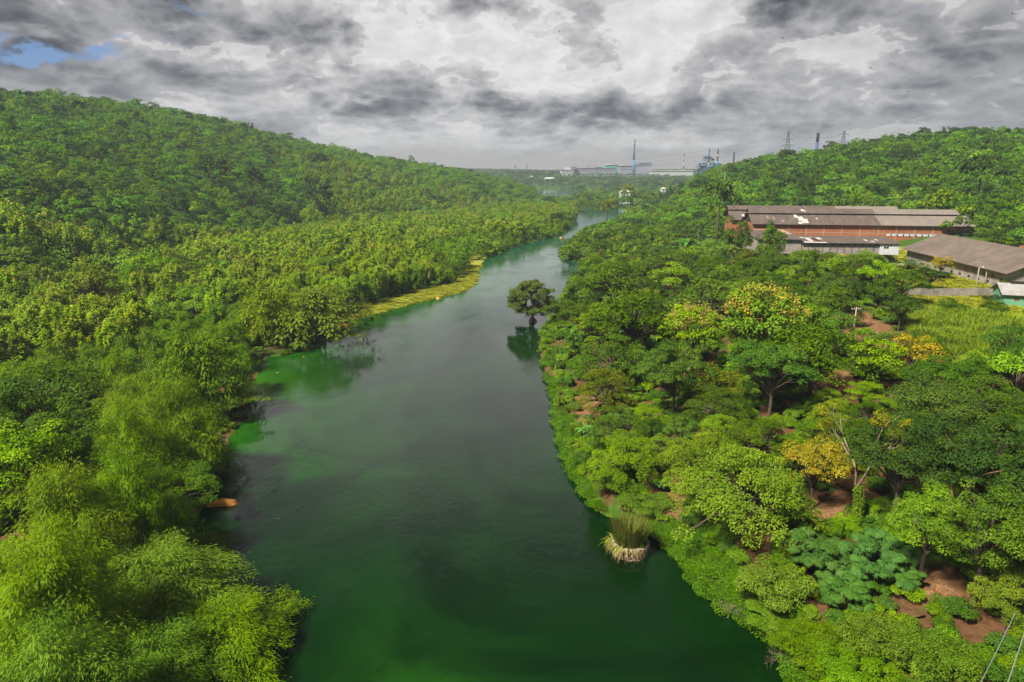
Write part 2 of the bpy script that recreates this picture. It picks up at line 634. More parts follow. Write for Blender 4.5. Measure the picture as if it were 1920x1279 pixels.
M['creeper'] = leaf_mat('creeper_leaf', (0.036, 0.105, 0.006), (0.120, 0.235, 0.010), var=0.5)
M['bark'] = pmat('bark', (0.10, 0.072, 0.05), 0.9, noise=3, bump=0.5)
M['palebark'] = pmat('pale_bark', (0.30, 0.235, 0.17), 0.85, noise=2.5, bump=0.4, col2=(0.17, 0.12, 0.08))
M['redbark'] = pmat('brown_bark', (0.22, 0.12, 0.06), 0.85, noise=2.5, bump=0.4, col2=(0.10, 0.06, 0.035))
M['culm'] = pmat('bamboo_culm', (0.20, 0.23, 0.06), 0.6, noise=2)


# ------------------------------------------------------------------ foliage geometry
def unit(v):
    return v / (np.linalg.norm(v, axis=-1, keepdims=True) + 1e-9)


def rand_dir(n, r=rng):
    return unit(r.normal(size=(n, 3)))


class Leaves:
    def __init__(s):
        s.V, s.T, s.Mi = [], [], []

    def add(s, P, D, N, L, Wd, tint, mi=0, droop=0.15):
        """diamond leaves from base P along D, facing N"""
        n = len(P)
        L = np.broadcast_to(np.asarray(L, float), (n,))[:, None]
        Wd = np.broadcast_to(np.asarray(Wd, float), (n,))[:, None]
        D = unit(D)
        S = unit(np.cross(D, N))
        mid = P + D * L * 0.45
        tip = P + D * L + np.array([0, 0, -1.0]) * L * droop
        q = np.stack([P, mid + S * Wd * 0.5, tip, mid - S * Wd * 0.5], 1)
        s.V.append(q.reshape(-1, 3))
        s.T.append(np.broadcast_to(np.asarray(tint, float), (n,)))
        s.Mi.append(np.full(n, mi))

    def arrays(s):
        V = np.concatenate(s.V)
        F = np.arange(len(V)).reshape(-1, 4)
        return V, F, np.concatenate(s.T), np.concatenate(s.Mi)

    def mesh(s, name, mats):
        V, F, T, Mi = s.arrays()
        return np_mesh(name, V, F, None, mats, np.clip(T, 0, 1), Mi)


def ellips(n, c, rad, r, low=-0.3, shell=0.25):
    """points near the surface of an ellipsoid, mostly its upper side"""
    d = rand_dir(int(n * 2.2) + 8, r)
    d = d[d[:, 2] > low][:n]
    k = 1 - shell * r.random(len(d)) ** 1.5
    return np.asarray(c) + d * np.asarray(rad) * k[:, None], unit(d / np.asarray(rad))


# every builder returns (list of (part name, mesh)) at real size with its foot at the origin
def limbs(r, targets, base_r, h0, fork, mat, name='trunk', n=6, lean=0.0, tipr=0.03):
    b = MB()
    top = np.array([lean, 0, fork])
    mid = np.array([lean * .4 + r.normal() * .1, r.normal() * .1, fork * .5])
    b.tube([(0, 0, -0.8), (0, 0, h0), mid, top], [base_r * 1.25, base_r, base_r * .85, base_r * .7], n)
    for t in targets:
        t = np.asarray(t, float)
        s0 = mid + (top - mid) * r.uniform(0.4, 1.0)
        m = s0 * .5 + t * .5 + np.array([0, 0, 0.12 * np.linalg.norm(t - s0)]) + r.normal(size=3) * .15
        b.tube([s0, m, t], [base_r * .5, base_r * .3, tipr], max(4, n - 2), cap=False)
    return b.mesh(name, mat, True)


def leaf_ball(Lv, r, c, rad, n, L, Wd, up=0.5, tlo=0.0, thi=1.0, low=-0.35, mi=0, droop=0.15, shell=0.3):
    P, N = ellips(n, c, rad, r, low, shell)
    m = len(P)
    nn = unit(N + np.array([0, 0, up]) + r.normal(size=(m, 3)) * 0.35)
    dd = r.normal(size=(m, 3)) + N * 0.6
    dd = dd - nn * np.sum(dd * nn, 1, keepdims=True) * 0.8
    tn = r.uniform(tlo, thi, m)
    Lr = L * r.uniform(0.7, 1.3, m)
    Lv.add(P, dd, nn, Lr, Lr * (Wd / L), tn, mi, droop)


def make_broad(seed, lod, leaf='broad', bark='bark', w=8.0, h=10.0, dens=1.0, leafscale=1.0, clumps=None, gold=0.0, flower='flower', open_=0.0):
    """rounded broadleaf tree built of leaf clumps"""
    r = np.random.default_rng(seed)
    Ls, n_tot, K = {0: (0.20, 19000, 62), 1: (0.36, 5400, 42), 2: (0.78, 1000, 24)}[lod]
    Ls *= leafscale
    n_tot = int(n_tot * dens / leafscale ** 1.6)
    K = clumps or K
    Rw, Rh = w / 2, (h * 0.66) / 2
    cz = h - Rh
    Lv = Leaves()
    cs = []
    ph = r.uniform(0, 6.28, 4)
    for k in range(K):
        d = rand_dir(1, r)[0]
        d[2] = abs(d[2]) * 1.0 - 0.25 if r.random() < .82 else d[2]
        d = d / np.linalg.norm(d)
        aa_ = atan2(d[1], d[0])
        rr_ = r.uniform(0.55, 0.98) * (1 + .16 * sin(2 * aa_ + ph[0]) + .13 * sin(3 * aa_ + ph[1]) + .10 * sin(5 * d[2] + ph[2]))
        c = np.array([d[0] * Rw * rr_, d[1] * Rw * rr_, cz + d[2] * Rh * rr_])
        c[:2] += r.normal(size=2) * w * 0.03
        cr = w * r.uniform(0.06, 0.15)
        base = r.uniform(0.0, 0.55)
        n = int(n_tot / K * (cr / (w * .118)) ** 2)
        leaf_ball(Lv, r, c, (cr, cr, cr * r.uniform(.6, .85)), n, Ls, Ls * .55, up=.6, tlo=base, thi=base + .45, low=-0.15)
        cs.append(c)
    nf = 0
    if gold:
        Lf = Leaves()
        for k in range(int(gold * {0: 90, 1: 45, 2: 14}[lod])):
            d = rand_dir(1, r)[0]
            d[2] = abs(d[2]) + 0.25
            d /= np.linalg.norm(d)
            c = np.array([d[0] * Rw, d[1] * Rw, cz + d[2] * Rh]) * np.array([.97, .97, 1])
            nn_ = {0: 30, 1: 16, 2: 3}[lod]
            P = c + r.normal(size=(nn_, 3)) * np.array([.22, .22, .30])
            fl = {0: .14, 1: .20, 2: .45}[lod]
            Lf.add(P, rand_dir(nn_, r) + np.array([0, 0, .6]), rand_dir(nn_, r), fl, fl * .8, r.random(nn_), 1)
        nf = 1
    parts = []
    if lod == 2:
        b = MB()
        b.tube([(0, 0, -0.8), (0, 0, h * .55)], [w * .03, w * .02], 4)
        if nf:
            V, F, T, Mi = Lf.arrays()
            Lv.V.append(V)
            Lv.T.append(T)
            Lv.Mi.append(Mi)
        V, F, T, Mi = Lv.arrays()
        nv = len(V)
        V = np.concatenate([V, np.array(b.V)])
        F = np.concatenate([F, np.array([f for f in b.F if len(f) == 4]) + nv])
        T = np.concatenate([T, np.zeros(len(F) - len(T))])
        Mi = np.concatenate([Mi, np.full(len(F) - len(Mi), 2)])
        return [('tree', np_mesh('tree', V, F, None, [M[leaf], M[flower], M[bark]], np.clip(T, 0, 1), Mi))]
    parts.append(('crown', Lv.mesh('crown', [M[leaf]])))
    if nf:
        V, F, T, Mi = Lf.arrays()
        parts.append(('blossom', np_mesh('blossom', V, F, None, [M[flower]], T)))
    parts.append(('trunk', limbs(r, [c for c in cs if r.random() < (0.5 + open_)], w * .026, .6, h * .42, M[bark], n=7 if lod == 0 else 5)))
    return parts


def make_teak(seed, lod, leaf='teak', gold=0.6):
    """upright teak: tufts of big leaves on rising shoots, cream flower heads at the top"""
    r = np.random.default_rng(seed)
    w, h = 6.6, 9.5
    Ls, per, K = {0: (0.38, 100, 96), 1: (0.50, 60, 64), 2: (0.80, 24, 40)}[lod]
    Lv = Leaves()
    Lf = Leaves()
    tips = []
    for k in range(K):
        a = r.uniform(0, 2 * pi)
        t = r.random()
        z = h * (0.30 + 0.68 * t)
        prof = math.sqrt(max(.02, 1 - max(0, (t - .35) / .66) ** 2.2)) * (0.6 + 0.4 * min(1, t * 3 + .3))
        q = w / 2 * prof * r.uniform(0.55, 1.0)
        c = np.array([q * cos(a), q * sin(a), z])
        n = int(per * r.uniform(.7, 1.3))
        an = r.uniform(0, 2 * pi, n)
        tilt = r.uniform(-0.25, 0.75, n)
        D = np.stack([np.cos(an), np.sin(an), tilt], 1) + np.array([cos(a), sin(a), 0]) * .35
        P = c + r.normal(size=(n, 3)) * np.array([.18, .18, .42]) * (w / 6)
        N = unit(np.stack([-np.cos(an) * .3, -np.sin(an) * .3, np.ones(n)], 1) + r.normal(size=(n, 3)) * .3)
        b0 = r.uniform(0, .5)
        Lr = Ls * r.uniform(.7, 1.25, n)
        Lv.add(P, D, N, Lr, Lr * .62, r.uniform(b0, b0 + .5, n), 0, .25)
        tips.append(c)
        if z > h * 0.62 and r.random() < gold:
            m = {0: 34, 1: 20, 2: 8}[lod]
            fl = {0: .15, 1: .27, 2: .46}[lod]
            Pf = c + np.array([0, 0, Ls * .9 + .25]) + r.normal(size=(m, 3)) * np.array([.16, .16, .22])
            Lf.add(Pf, rand_dir(m, r) + np.array([0, 0, .7]), rand_dir(m, r), fl, fl * .8, r.random(m), 1)
    if lod == 2:
        b = MB()
        b.tube([(0, 0, -0.8), (0, 0, h * .6)], [.16, .10], 4)
        if Lf.V:
            Lv.V += Lf.V
            Lv.T += Lf.T
            Lv.Mi += Lf.Mi
        V, F, T, Mi = Lv.arrays()
        nv = len(V)
        V = np.concatenate([V, np.array(b.V)])
        F = np.concatenate([F, np.array([f for f in b.F if len(f) == 4]) + nv])
        T = np.concatenate([T, np.zeros(len(F) - len(T))])
        Mi = np.concatenate([Mi, np.full(len(F) - len(Mi), 2)])
        return [('tree', np_mesh('tree', V, F, None, [M[leaf], M['flower'], M['palebark']], np.clip(T, 0, 1), Mi))]
    parts = [('crown', Lv.mesh('crown', [M[leaf]]))]
    if Lf.V:
        V, F, T, Mi = Lf.arrays()
        parts.append(('blossom', np_mesh('blossom', V, F, None, [M['flower']], T)))
    parts.append(('trunk', limbs(r, [c for c in tips if r.random() < .35], .15, .8, h * .6, M['palebark'], n=6 if lod == 0 else 5)))
    return parts


def make_bamboo(seed, lod, leaf='bamboo'):
    """bamboo clump: culms fan out and bend over, each ending in feathery drooping plumes"""
    r = np.random.default_rng(seed)
    w, h = 9.0, 11.0
    K = {0: 92, 1: 62, 2: 30}[lod]
    L0, st, per = {0: (0.235, 19, 19), 1: (0.50, 9, 8), 2: (0.95, 5, 4)}[lod]
    Lv = Leaves()
    cul = MB()
    ph = r.uniform(0, 6.28, 3)
    for k in range(K):
        a = r.uniform(0, 2 * pi)
        t = r.random() ** .7
        rmax = (w / 2) * (1 + .16 * sin(2 * a + ph[0]) + .12 * sin(3 * a + ph[1]))
        reach = rmax * t
        top = h * (1.0 - .50 * t ** 2.0) * r.uniform(.80, 1.02)
        if r.random() < .30:
            top *= r.uniform(.55, .8)
        out = np.array([cos(a), sin(a), 0])
        side = np.array([-sin(a), cos(a), 0]) * r.normal() * .35
        p0 = out * reach * .28 + np.array([0, 0, top * .66])
        p1 = out * reach * .70 + side + np.array([0, 0, top])
        droop = r.uniform(.8, 2.2) * (.5 + t)
        p2 = out * (reach + .55) + side * 2 + np.array([0, 0, top - droop])
        b0 = r.uniform(0.0, .40)
        us = np.linspace(.22, 1.0, st)
        C = ((1 - us) ** 2)[:, None] * p0 + (2 * us * (1 - us))[:, None] * p1 + (us ** 2)[:, None] * p2
        Tn = unit(2 * (1 - us)[:, None] * (p1 - p0) + 2 * us[:, None] * (p2 - p1))
        thick = (.95 * np.sin(np.pi * np.clip(us * .92 + .06, 0, 1)) ** .8 + .12) * (1 if lod < 2 else 1.1)
        for q in range(st):
            m = per
            off = r.normal(size=(m, 3)) * thick[q] * np.array([.46, .46, .34])
            D = Tn[q] * .7 + unit(off) * .9 + np.array([0, 0, -.35]) + r.normal(size=(m, 3)) * .3
            nn = unit(off + np.array([0, 0, .8]) + out * .3)
            Lr = L0 * r.uniform(.6, 1.35, m)
            tb = b0 + .28 * (off[:, 2] / (thick[q] + .1) + .3) + r.uniform(-.1, .22, m) + .12 * us[q]  # upper leaves of a plume tinted lighter, top light put into their colour
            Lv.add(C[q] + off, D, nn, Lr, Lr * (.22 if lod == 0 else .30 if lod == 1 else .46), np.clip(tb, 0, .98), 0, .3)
        if k % 2 == 0 and lod < 2:
            foot = np.array([r.normal() * .5, r.normal() * .5, -0.5])
            cul.tube([foot, foot * .5 + p0 * .5, p0, (p0 + p1) / 2, p1 * .6 + p2 * .4], [.06, .055, .05, .03, .012], 5)
    V, F, T, Mi = Lv.arrays()
    if lod == 2:
        return [('tree', np_mesh('bamboo', V, F, None, [M[leaf]], T))]
    return [('foliage', np_mesh('foliage', V, F, None, [M[leaf]], T)), ('culms', cul.mesh('culms', M['culm'], True))]


def make_rain(seed, lod, leaf='rain', w=13.0, h=9.0, flat=0.45, bark='bark', dens=1.0, open_=0):
    """wide umbrella crown of flat tiers"""
    r = np.random.default_rng(seed)
    Ls, n_tot, K = {0: (0.20, 21000, 72), 1: (0.34, 7200, 54), 2: (0.78, 1150, 30)}[lod]
    Lv = Leaves()
    cs = []
    for k in range(K):
        a = r.uniform(0, 2 * pi)
        q = math.sqrt(r.random())
        low = r.random() < .42
        zz_ = h * (1 - flat * q ** 2 * 1.0) - (r.uniform(.12, .36) * h if low else r.uniform(0, .11) * h)
        rad = w * r.uniform(.045, .115)
        c = np.array([q * cos(a) * (w / 2 - rad * .7), q * sin(a) * (w / 2 - rad * .7), zz_ - .4])
        base = r.uniform(0, .5)
        n = int(n_tot * dens / K * (rad / (w * .083)) ** 2)
        # a pad: slightly domed disc of small leaves
        aa = r.uniform(0, 2 * pi, n)
        qq = np.sqrt(r.random(n))
        ex, ey = r.uniform(.75, 1.25), r.uniform(.75, 1.25)
        P = np.stack([qq * np.cos(aa) * rad * ex, qq * np.sin(aa) * rad * ey, (1 - qq ** 2) * rad * .30 + r.normal(size=n) * rad * .07 - (r.random(n) < .3) * rad * .15], 1) + c
        sl = np.array([cos(a), sin(a), 0]) * flat * q * .7
        P[:, 2] -= ((P - c) @ (sl))
        N = unit(np.array([0, 0, 1.0]) + np.array([cos(a), sin(a), 0]) * flat * q * .8 + r.normal(size=(n, 3)) * .33)
        D = np.stack([np.cos(aa), np.sin(aa), r.normal(size=n) * .3], 1) + r.normal(size=(n, 3)) * .5
        Lr = Ls * r.uniform(.7, 1.35, n)
        Lv.add(P, D, N, Lr, Lr * .5, np.clip(r.uniform(base, base + .4, n) + .1 * (1 - qq), 0, 1), 0, .18)
        cs.append(c - np.array([0, 0, .1]))
    V, F, T, Mi = Lv.arrays()
    if lod == 2:
        return [('tree', np_mesh('tree', V, F, None, [M[leaf]], np.clip(T, 0, 1)))]
    return [('crown', np_mesh('crown', V, F, None, [M[leaf]], np.clip(T, 0, 1))),
            ('trunk', limbs(r, [c for c in cs if r.random() < .75], w * .022, .5, h * .40, M[bark], n=7 if lod == 0 else 5))]


def make_shrub(seed, lod, leaf='shrub', w=3.0, h=1.8):
    r = np.random.default_rng(seed)
    Ls, n_tot, K = {0: (0.17, 3600, 12), 1: (0.30, 1300, 9), 2: (0.7, 260, 6)}[lod]
    Lv = Leaves()
    if w > 5:
        n_tot, K = n_tot * 5, K * 4
    for k in range(K):
        a = r.uniform(0, 2 * pi)
        q = math.sqrt(r.random()) * w * .40
        rad = w * (r.uniform(.14, .24) if w < 5 else r.uniform(.07, .13))
        leaf_ball(Lv, r, (q * cos(a), q * sin(a), h * r.uniform(.35, .75)), (rad, rad, rad * .8), n_tot // K, Ls, Ls * .55, up=.5,
                  tlo=0, thi=.6 + .4 * r.random(), low=-.3)
    b = MB()
    for k in range(5):
        a = r.uniform(0, 2 * pi)
        b.tube([(0, 0, -.4), (cos(a) * w * .25, sin(a) * w * .25, h * .6)], [.05, .02], 4)
    V, F, T, Mi = Lv.arrays()
    nv = len(V)
    if lod == 2:
        return [('shrub', np_mesh('shrub', V, F, None, [M[leaf]], T))]
    V = np.concatenate([V, np.array(b.V)])
    F = np.concatenate([F, np.array([f for f in b.F if len(f) == 4]) + nv])
    T = np.concatenate([T, np.zeros(len(F) - len(T))])
    Mi = np.concatenate([Mi, np.full(len(F) - len(Mi), 1)])
    return [('shrub', np_mesh('shrub', V, F, None, [M[leaf], M['bark']], np.clip(T, 0, 1), Mi))]


def blade_strip(P, D, L, Wd, seg=6, droop=1.0, twist=0.0, N0=None):
    """arching strip (frond, paddle leaf): returns verts, quads"""
    d = D / np.linalg.norm(D)
    pts = [np.array(P, float)]
    v = d.copy()
    for i in range(seg):
        v = v + np.array([0, 0, -droop / seg])
        v /= np.linalg.norm(v)
        pts.append(pts[-1] + v * L / seg)
    S = np.cross(d, [0, 0, 1.0])
    S = S / (np.linalg.norm(S) + 1e-9)
    return pts, S


def make_banana(seed, lod=0, n=7, L=2.4):
    r = np.random.default_rng(seed)
    V, F, T = [], [], []
    st = MB()
    for q in range(3):
        bx, by = r.normal(size=2) * .7
        hgt = r.uniform(1.4, 2.6)
        st.tube([(bx, by, -.4), (bx, by, hgt)], [.14, .08], 6)
        for k in range(n):
            a = 2 * pi * k / n + r.uniform(-.3, .3)
            el = r.uniform(.5, 1.3)
            pts, S = blade_strip((bx, by, hgt), np.array([cos(a), sin(a), el]), L * r.uniform(.8, 1.2), .5, 7, r.uniform(1.0, 1.9))
            t0 = r.random()
            for i in range(7):
                w0 = .34 * math.sin(pi * min(1, (i + .15) / 7.0)) ** .7
                w1 = .34 * math.sin(pi * min(1, (i + 1) / 7.05)) ** .7
                b = len(V)
                up = np.array([0, 0, .10])
                V += [pts[i] - S * w0 + up * 0, pts[i] - up, pts[i + 1] - up, pts[i + 1] - S * w1,
                      pts[i] + S * w0, pts[i + 1] + S * w1]
                F += [(b, b + 1, b + 2, b + 3), (b + 1, b + 4, b + 5, b + 2)]
                T += [t0, t0]
    return [('leaves', np_mesh('leaves', np.array(V), F, None, [M['banana']], T)), ('stem', st.mesh('stem', M['culm'], True))]


def make_palm(seed, lod=1, h=10.0, L=3.6, nf=20):
    r = np.random.default_rng(seed)
    V, F, T = [], [], []
    lean = r.uniform(-1, 1)
    for k in range(nf):
        a = 2 * pi * k / nf * 2.39 + r.uniform(-.2, .2)
        el = r.uniform(-.2, 1.5)
        pts, S = blade_strip((lean, 0, h), np.array([cos(a), sin(a), el]), L * r.uniform(.85, 1.15), .5, 9, r.uniform(1.2, 2.0))
        t0 = r.uniform(0, .8)
        for i in range(1, 9):
            for sgn in (-1, 1):
                for j in range(3):
                    b = len(V)
                    p = pts[i] * (1 - j / 3) + pts[i + 1] * (j / 3)
                    ax = (pts[i + 1] - pts[i]) / np.linalg.norm(pts[i + 1] - pts[i])
                    ll = .95 * math.sin(pi * (i + .6) / 10.2) + .1
                    tip = p + S * sgn * ll * .8 + ax * ll * .45 + np.array([0, 0, -.35 * ll])
                    V += [p, p + ax * .13, tip, p - ax * .02]
                    F += [(b, b + 1, b + 2, b + 3)]
                    T += [t0 + r.uniform(0, .2)]
    b = MB()
    b.tube([(0, 0, -.5), (lean * .2, 0, h * .3), (lean * .6, 0, h * .7), (lean, 0, h)], [.22, .16, .14, .12], 7)
    return [('fronds', np_mesh('fronds', np.array(V), F, None, [M['palm']], np.clip(T, 0, 1))), ('trunk', b.mesh('trunk', M['palebark'], True))]


def make_cassava(seed, lod=0, w=8.0, h=4.2):
    """soft stemmed plant with palm shaped leaves of seven fingers in rounded mounds"""
    r = np.random.default_rng(seed)
    Lv = Leaves()
    st = MB()
    K = 34
    for k in range(K):
        a = 2 * pi * k / K * 1.7
        q = (w / 2) * (.15 if k < 2 else r.uniform(.3, .85))
        c = np.array([q * cos(a), q * sin(a), h * r.uniform(.40, .88)])
        rad = w * r.uniform(.07, .12)
        P, N = ellips(52, c, (rad, rad, rad * .45), r, -.1, .3)
        b0 = r.uniform(0, .5)
        for p, nrm in zip(P, N):
            nn = unit(nrm + np.array([0, 0, .9]) + r.normal(size=3) * .2)
            u = unit(np.cross(nn, [0.3, 1, 0.1]))
            v = np.cross(nn, u)
            th = r.uniform(0, 2 * pi)
            an = th + np.linspace(-2.3, 2.3, 7)
            D = np.cos(an)[:, None] * u + np.sin(an)[:, None] * v
            L = .42 * r.uniform(.7, 1.2)
            Lv.add(np.repeat(p[None], 7, 0), D, np.repeat(nn[None], 7, 0), L * (1 - .3 * np.abs(np.linspace(-1, 1, 7))), L * .30, b0 + r.uniform(0, .45), 0, .25)
        st.tube([(0, 0, -.4), (q * .6 * cos(a), q * .6 * sin(a), h * .4), c], [.05, .04, .02], 5)
    return [('leaves', Lv.mesh('leaves', [M['cassava']])), ('stems', st.mesh('stems', M['palebark'], True))]


def bare_branches(b, r, p, d, L, rad, depth, ends, spread=.6):
    p = np.asarray(p, float)
    d = d / np.linalg.norm(d)
    m = p + d * L * .5 + r.normal(size=3) * L * .05
    e = p + d * L + r.normal(size=3) * L * .06 + np.array([0, 0, .04 * L])
    b.tube([p, m, e], [rad, rad * .82, rad * .62], 6 if rad > .05 else 4)
    if depth == 0:
        ends.append(e)
        return
    for k in range(r.integers(2, 4)):
        nd = d + r.normal(size=3) * spread
        nd[2] += .15
        bare_branches(b, r, e, nd, L * r.uniform(.6, .85), rad * .6, depth - 1, ends, spread)


def make_grass(seed, mat='grass', n=60, L=1.4, Wd=0.05, rad=0.7, droop=1.0, upr=1.6, straw=.12):
    r = np.random.default_rng(seed)
    V, F, T = [], [], []
    for k in range(n):
        a = r.uniform(0, 2 * pi)
        p = np.array([cos(a), sin(a), 0]) * rad * math.sqrt(r.random())
        a2 = a + r.normal() * .6
        pts, S = blade_strip(p, np.array([cos(a2), sin(a2), upr * r.uniform(.7, 1.6)]), L * r.uniform(.6, 1.2), Wd, 3, droop)
        t0 = r.uniform(0, .8) if r.random() > straw else 1.0
        ws = [Wd, Wd * .9, Wd * .6, Wd * .08]
        for i in range(3):
            b = len(V)
            V += [pts[i] - S * ws[i], pts[i] + S * ws[i], pts[i + 1] + S * ws[i + 1], pts[i + 1] - S * ws[i + 1]]
            F += [(b, b + 1, b + 2, b + 3)]
            T += [t0]
    return [('grass', np_mesh('grass', np.array(V), F, None, [M[mat]], T))]


def make_creeper(seed, mat='creeper', n=420, rad=1.3, L=.15):
    r = np.random.default_rng(seed)
    Lv = Leaves()
    a = r.uniform(0, 2 * pi, n)
    q = np.sqrt(r.random(n)) * rad
    P = np.stack([q * np.cos(a), q * np.sin(a), .12 + .35 * r.random(n) * (1 - (q / rad) ** 2)], 1)
    N = unit(np.array([0, 0, 1.0]) + r.normal(size=(n, 3)) * .35)
    Lv.add(P, r.normal(size=(n, 3)) * np.array([1, 1, .2]), N, L * r.uniform(.7, 1.3, n), L * .8, r.random(n), 0, .1)
    return [('creeper', Lv.mesh('creeper', [M[mat]]))]


# ------------------------------------------------------------------ species library
LIB = {}


def lib(key, lod, v):
    k = (key, lod, v)
    if k in LIB:
        return LIB[k]
    sd_ = sum(ord(c) for c in key) * 31 + v * 7 + lod * 101
    f = {
        'teak': lambda: make_teak(sd_, lod, gold=[.10, .45, .8, 0.05][v % 4]),
        'bamboo': lambda: make_bamboo(sd_, lod),
        'bamboo_olive': lambda: make_bamboo(sd_, lod, 'bamboo_olive'),
        'rain': lambda: make_rain(sd_, lod),
        'rain_light': lambda: make_rain(sd_, lod, 'rain_light', w=12, h=9, flat=.55),
        'rain_olive': lambda: make_rain(sd_, lod, 'olive', w=11, h=8, flat=.6, dens=.8),
        'broad': lambda: make_broad(sd_, lod),
        'dark': lambda: make_broad(sd_, lod, 'dark'),
        'hill': lambda: make_broad(sd_, lod, 'hill', w=9, h=9),
        'hill_tier': lambda: make_rain(sd_, lod, 'hill', w=11, h=9, flat=.7),
        'olive': lambda: make_broad(sd_, lod, 'olive'),
        'yellow': lambda: make_broad(sd_, lod, 'yellow', w=7, h=8, dens=.55),
        'golden': lambda: make_broad(sd_, lod, 'shrub', gold=2.0, flower='flower_gold'),
        'light': lambda: make_broad(sd_, lod, 'shrub', leafscale=1.1),
        'shrub': lambda: make_shrub(sd_, lod),
        'shrub_dark': lambda: make_shrub(sd_, lod, 'broad'),
        'bigshrub': lambda: make_shrub(sd_, lod, 'shrub', 7.0, 3.4),
        'palm': lambda: make_palm(sd_),
        'banana': lambda: make_banana(sd_),
        'cassava': lambda: make_cassava(sd_),
    }[key]
    LIB[k] = f()
    return LIB[k]


KINDNAME = {'teak': ('teak_tree', 'tree'), 'bamboo': ('bamboo_clump', 'bamboo'), 'bamboo_olive': ('bamboo_clump', 'bamboo'),
            'rain': ('spreading_tree', 'tree'), 'rain_light': ('spreading_tree', 'tree'), 'rain_olive': ('spreading_tree', 'tree'),
            'broad': ('broadleaf_tree', 'tree'), 'dark': ('broadleaf_tree', 'tree'), 'hill': ('broadleaf_tree', 'tree'), 'hill_tier': ('spreading_tree', 'tree'),
            'olive': ('broadleaf_tree', 'tree'), 'yellow': ('yellow_leaved_tree', 'tree'), 'golden': ('flowering_tree', 'tree'),
            'light': ('broadleaf_tree', 'tree'), 'shrub': ('shrub', 'shrub'), 'bigshrub': ('shrub', 'shrub'), 'shrub_dark': ('shrub', 'shrub'), 'palm': ('coconut_palm', 'palm tree'),
            'banana': ('banana_plant', 'banana plant'), 'cassava': ('cassava_bush', 'bush')}
SIZE = {'teak': (5.6, 9.5), 'bamboo': (9.6, 12.0), 'bamboo_olive': (9.6, 12.0), 'rain': (13, 9), 'rain_light': (12, 9), 'rain_olive': (11, 8),
        'broad': (8, 10), 'dark': (8, 10), 'hill': (9, 9), 'hill_tier': (11, 9), 'olive': (8, 10), 'yellow': (7, 8), 'golden': (8, 10), 'light': (8, 10),
        'shrub': (3, 1.8), 'shrub_dark': (3, 1.8), 'palm': (7, 11), 'banana': (4.5, 4), 'cassava': (8.0, 4.2), 'bigshrub': (7, 3.4)}
NVAR = {'palm': 2, 'banana': 2, 'cassava': 2, 'teak': 4, 'bamboo': 3, 'broad': 3, 'rain': 3, 'hill': 3}
CROWNZ = {'palm': .95, 'banana': .75, 'teak': .72, 'bamboo': .68, 'bamboo_olive': .68, 'rain': .85, 'rain_light': .82, 'rain_olive': .82, 'hill_tier': .8}


def lod_for(dist, s=1.0):
    return 0 if dist < 115 else (1 if dist < 300 else 2)


def plant(key, x, y, s, rz=None, label=None, group=None, var=None, zs=1.0, z=None, name=None):
    """one plant as a thing of its own, its parts as children"""
    dist = math.hypot(x, y)
    lod = lod_for(dist)
    if key in ('palm', 'banana', 'cassava'):
        lod = 0
    v = var if var is not None else int(rng.integers(NVAR.get(key, 2)))
    parts = lib(key, lod, v)
    nm, cat = KINDNAME[key]
    zz0 = H1(x, y) if z is None else z
    rz = rng.uniform(0, 2 * pi) if rz is None else rz
    if len(parts) == 1:
        root = link(name or nm, parts[0][1])
    else:
        root = empty(name or nm)
        for pn, me in parts:
            link(pn, me, root)
    root.location = (x, y, zz0)
    root.rotation_euler = (0, 0, rz)
    root.scale = (s, s, s * zs)
    tag(root, label, cat, group)
    return root


OCC = []     # (x, y, radius) already taken by placed plants or buildings


def land(x, y):
    P_ = np.array([[x, y]])
    return float(min(poly_sd(P_, poly_river)[0], poly_sd(P_, poly_lake)[0]))


def anchor(key, px, py, wpx, label, Yd=None, group=None, var=None, zs=1.0, cz=None, name=None, rz=None):
    """plant whose crown centre is seen at px,py and is wpx wide in the 1920 wide photo"""
    w, h = SIZE[key]
    s = 1.0
    for low in (1.0, .8, .65, .5, .35, .2):
        for _ in range(4):
            x, y, g = hit(px, py, (cz if cz is not None else CROWNZ.get(key, .62)) * h * s * zs * low)
            dep = project(x, y, g)[2]
            s = max(.2, float(wpx * dep / FPX / w))
        if land(x, y) > min(2.5, .25 * w * s):
            break
    zs *= max(low, .45)
    if Yd:
        p_ = pos(px, py, Yd)
        x, y, g = p_[0], Yd, H1(p_[0], Yd)
        s = wpx * Yd / FPX / w
        zs = min(1.8, max(.5, (p_[2] - g) / (CROWNZ.get(key, .62) * h * s)))
    OCC.append((x, y, w * s * .42))
    return plant(key, x, y, s, rz, label, group, var, zs, name=name)
#@@PART2
# ------------------------------------------------------------------ image-plane zones of the ground cover
Z_LAWN = [(1400, 462), (1700, 462), (1708, 486), (1870, 534), (1920, 545), (1925, 605), (1880, 596), (1800, 586), (1700, 584), (1690, 560), (1640, 520), (1560, 500), (1400, 485)]
Z_TALL = [(1696, 588), (1800, 590), (1880, 600), (1925, 612), (2100, 640), (2100, 720), (1920, 706), (1800, 690), (1725, 650), (1690, 600)]
Z_BROWN = [(1550, 588), (1625, 588), (1690, 625), (1760, 660), (1812, 690), (1806, 728), (1760, 700), (1650, 668), (1575, 640)]
Z_STRIP = [(628, 622), (640, 588), (700, 566), (790, 542), (852, 530), (868, 508), (872, 474), (890, 466), (915, 482), (900, 510), (897, 533),
           (868, 552), (800, 566), (720, 590), (660, 606), (640, 630)]
Z_CREEP = [(1120, 960), (1180, 965), (1290, 985), (1360, 1040), (1470, 1110), (1540, 1200), (1620, 1290), (1440, 1290), (1460, 1230), (1380, 1165),
           (1290, 1090), (1262, 1040), (1220, 1010), (1130, 975)]
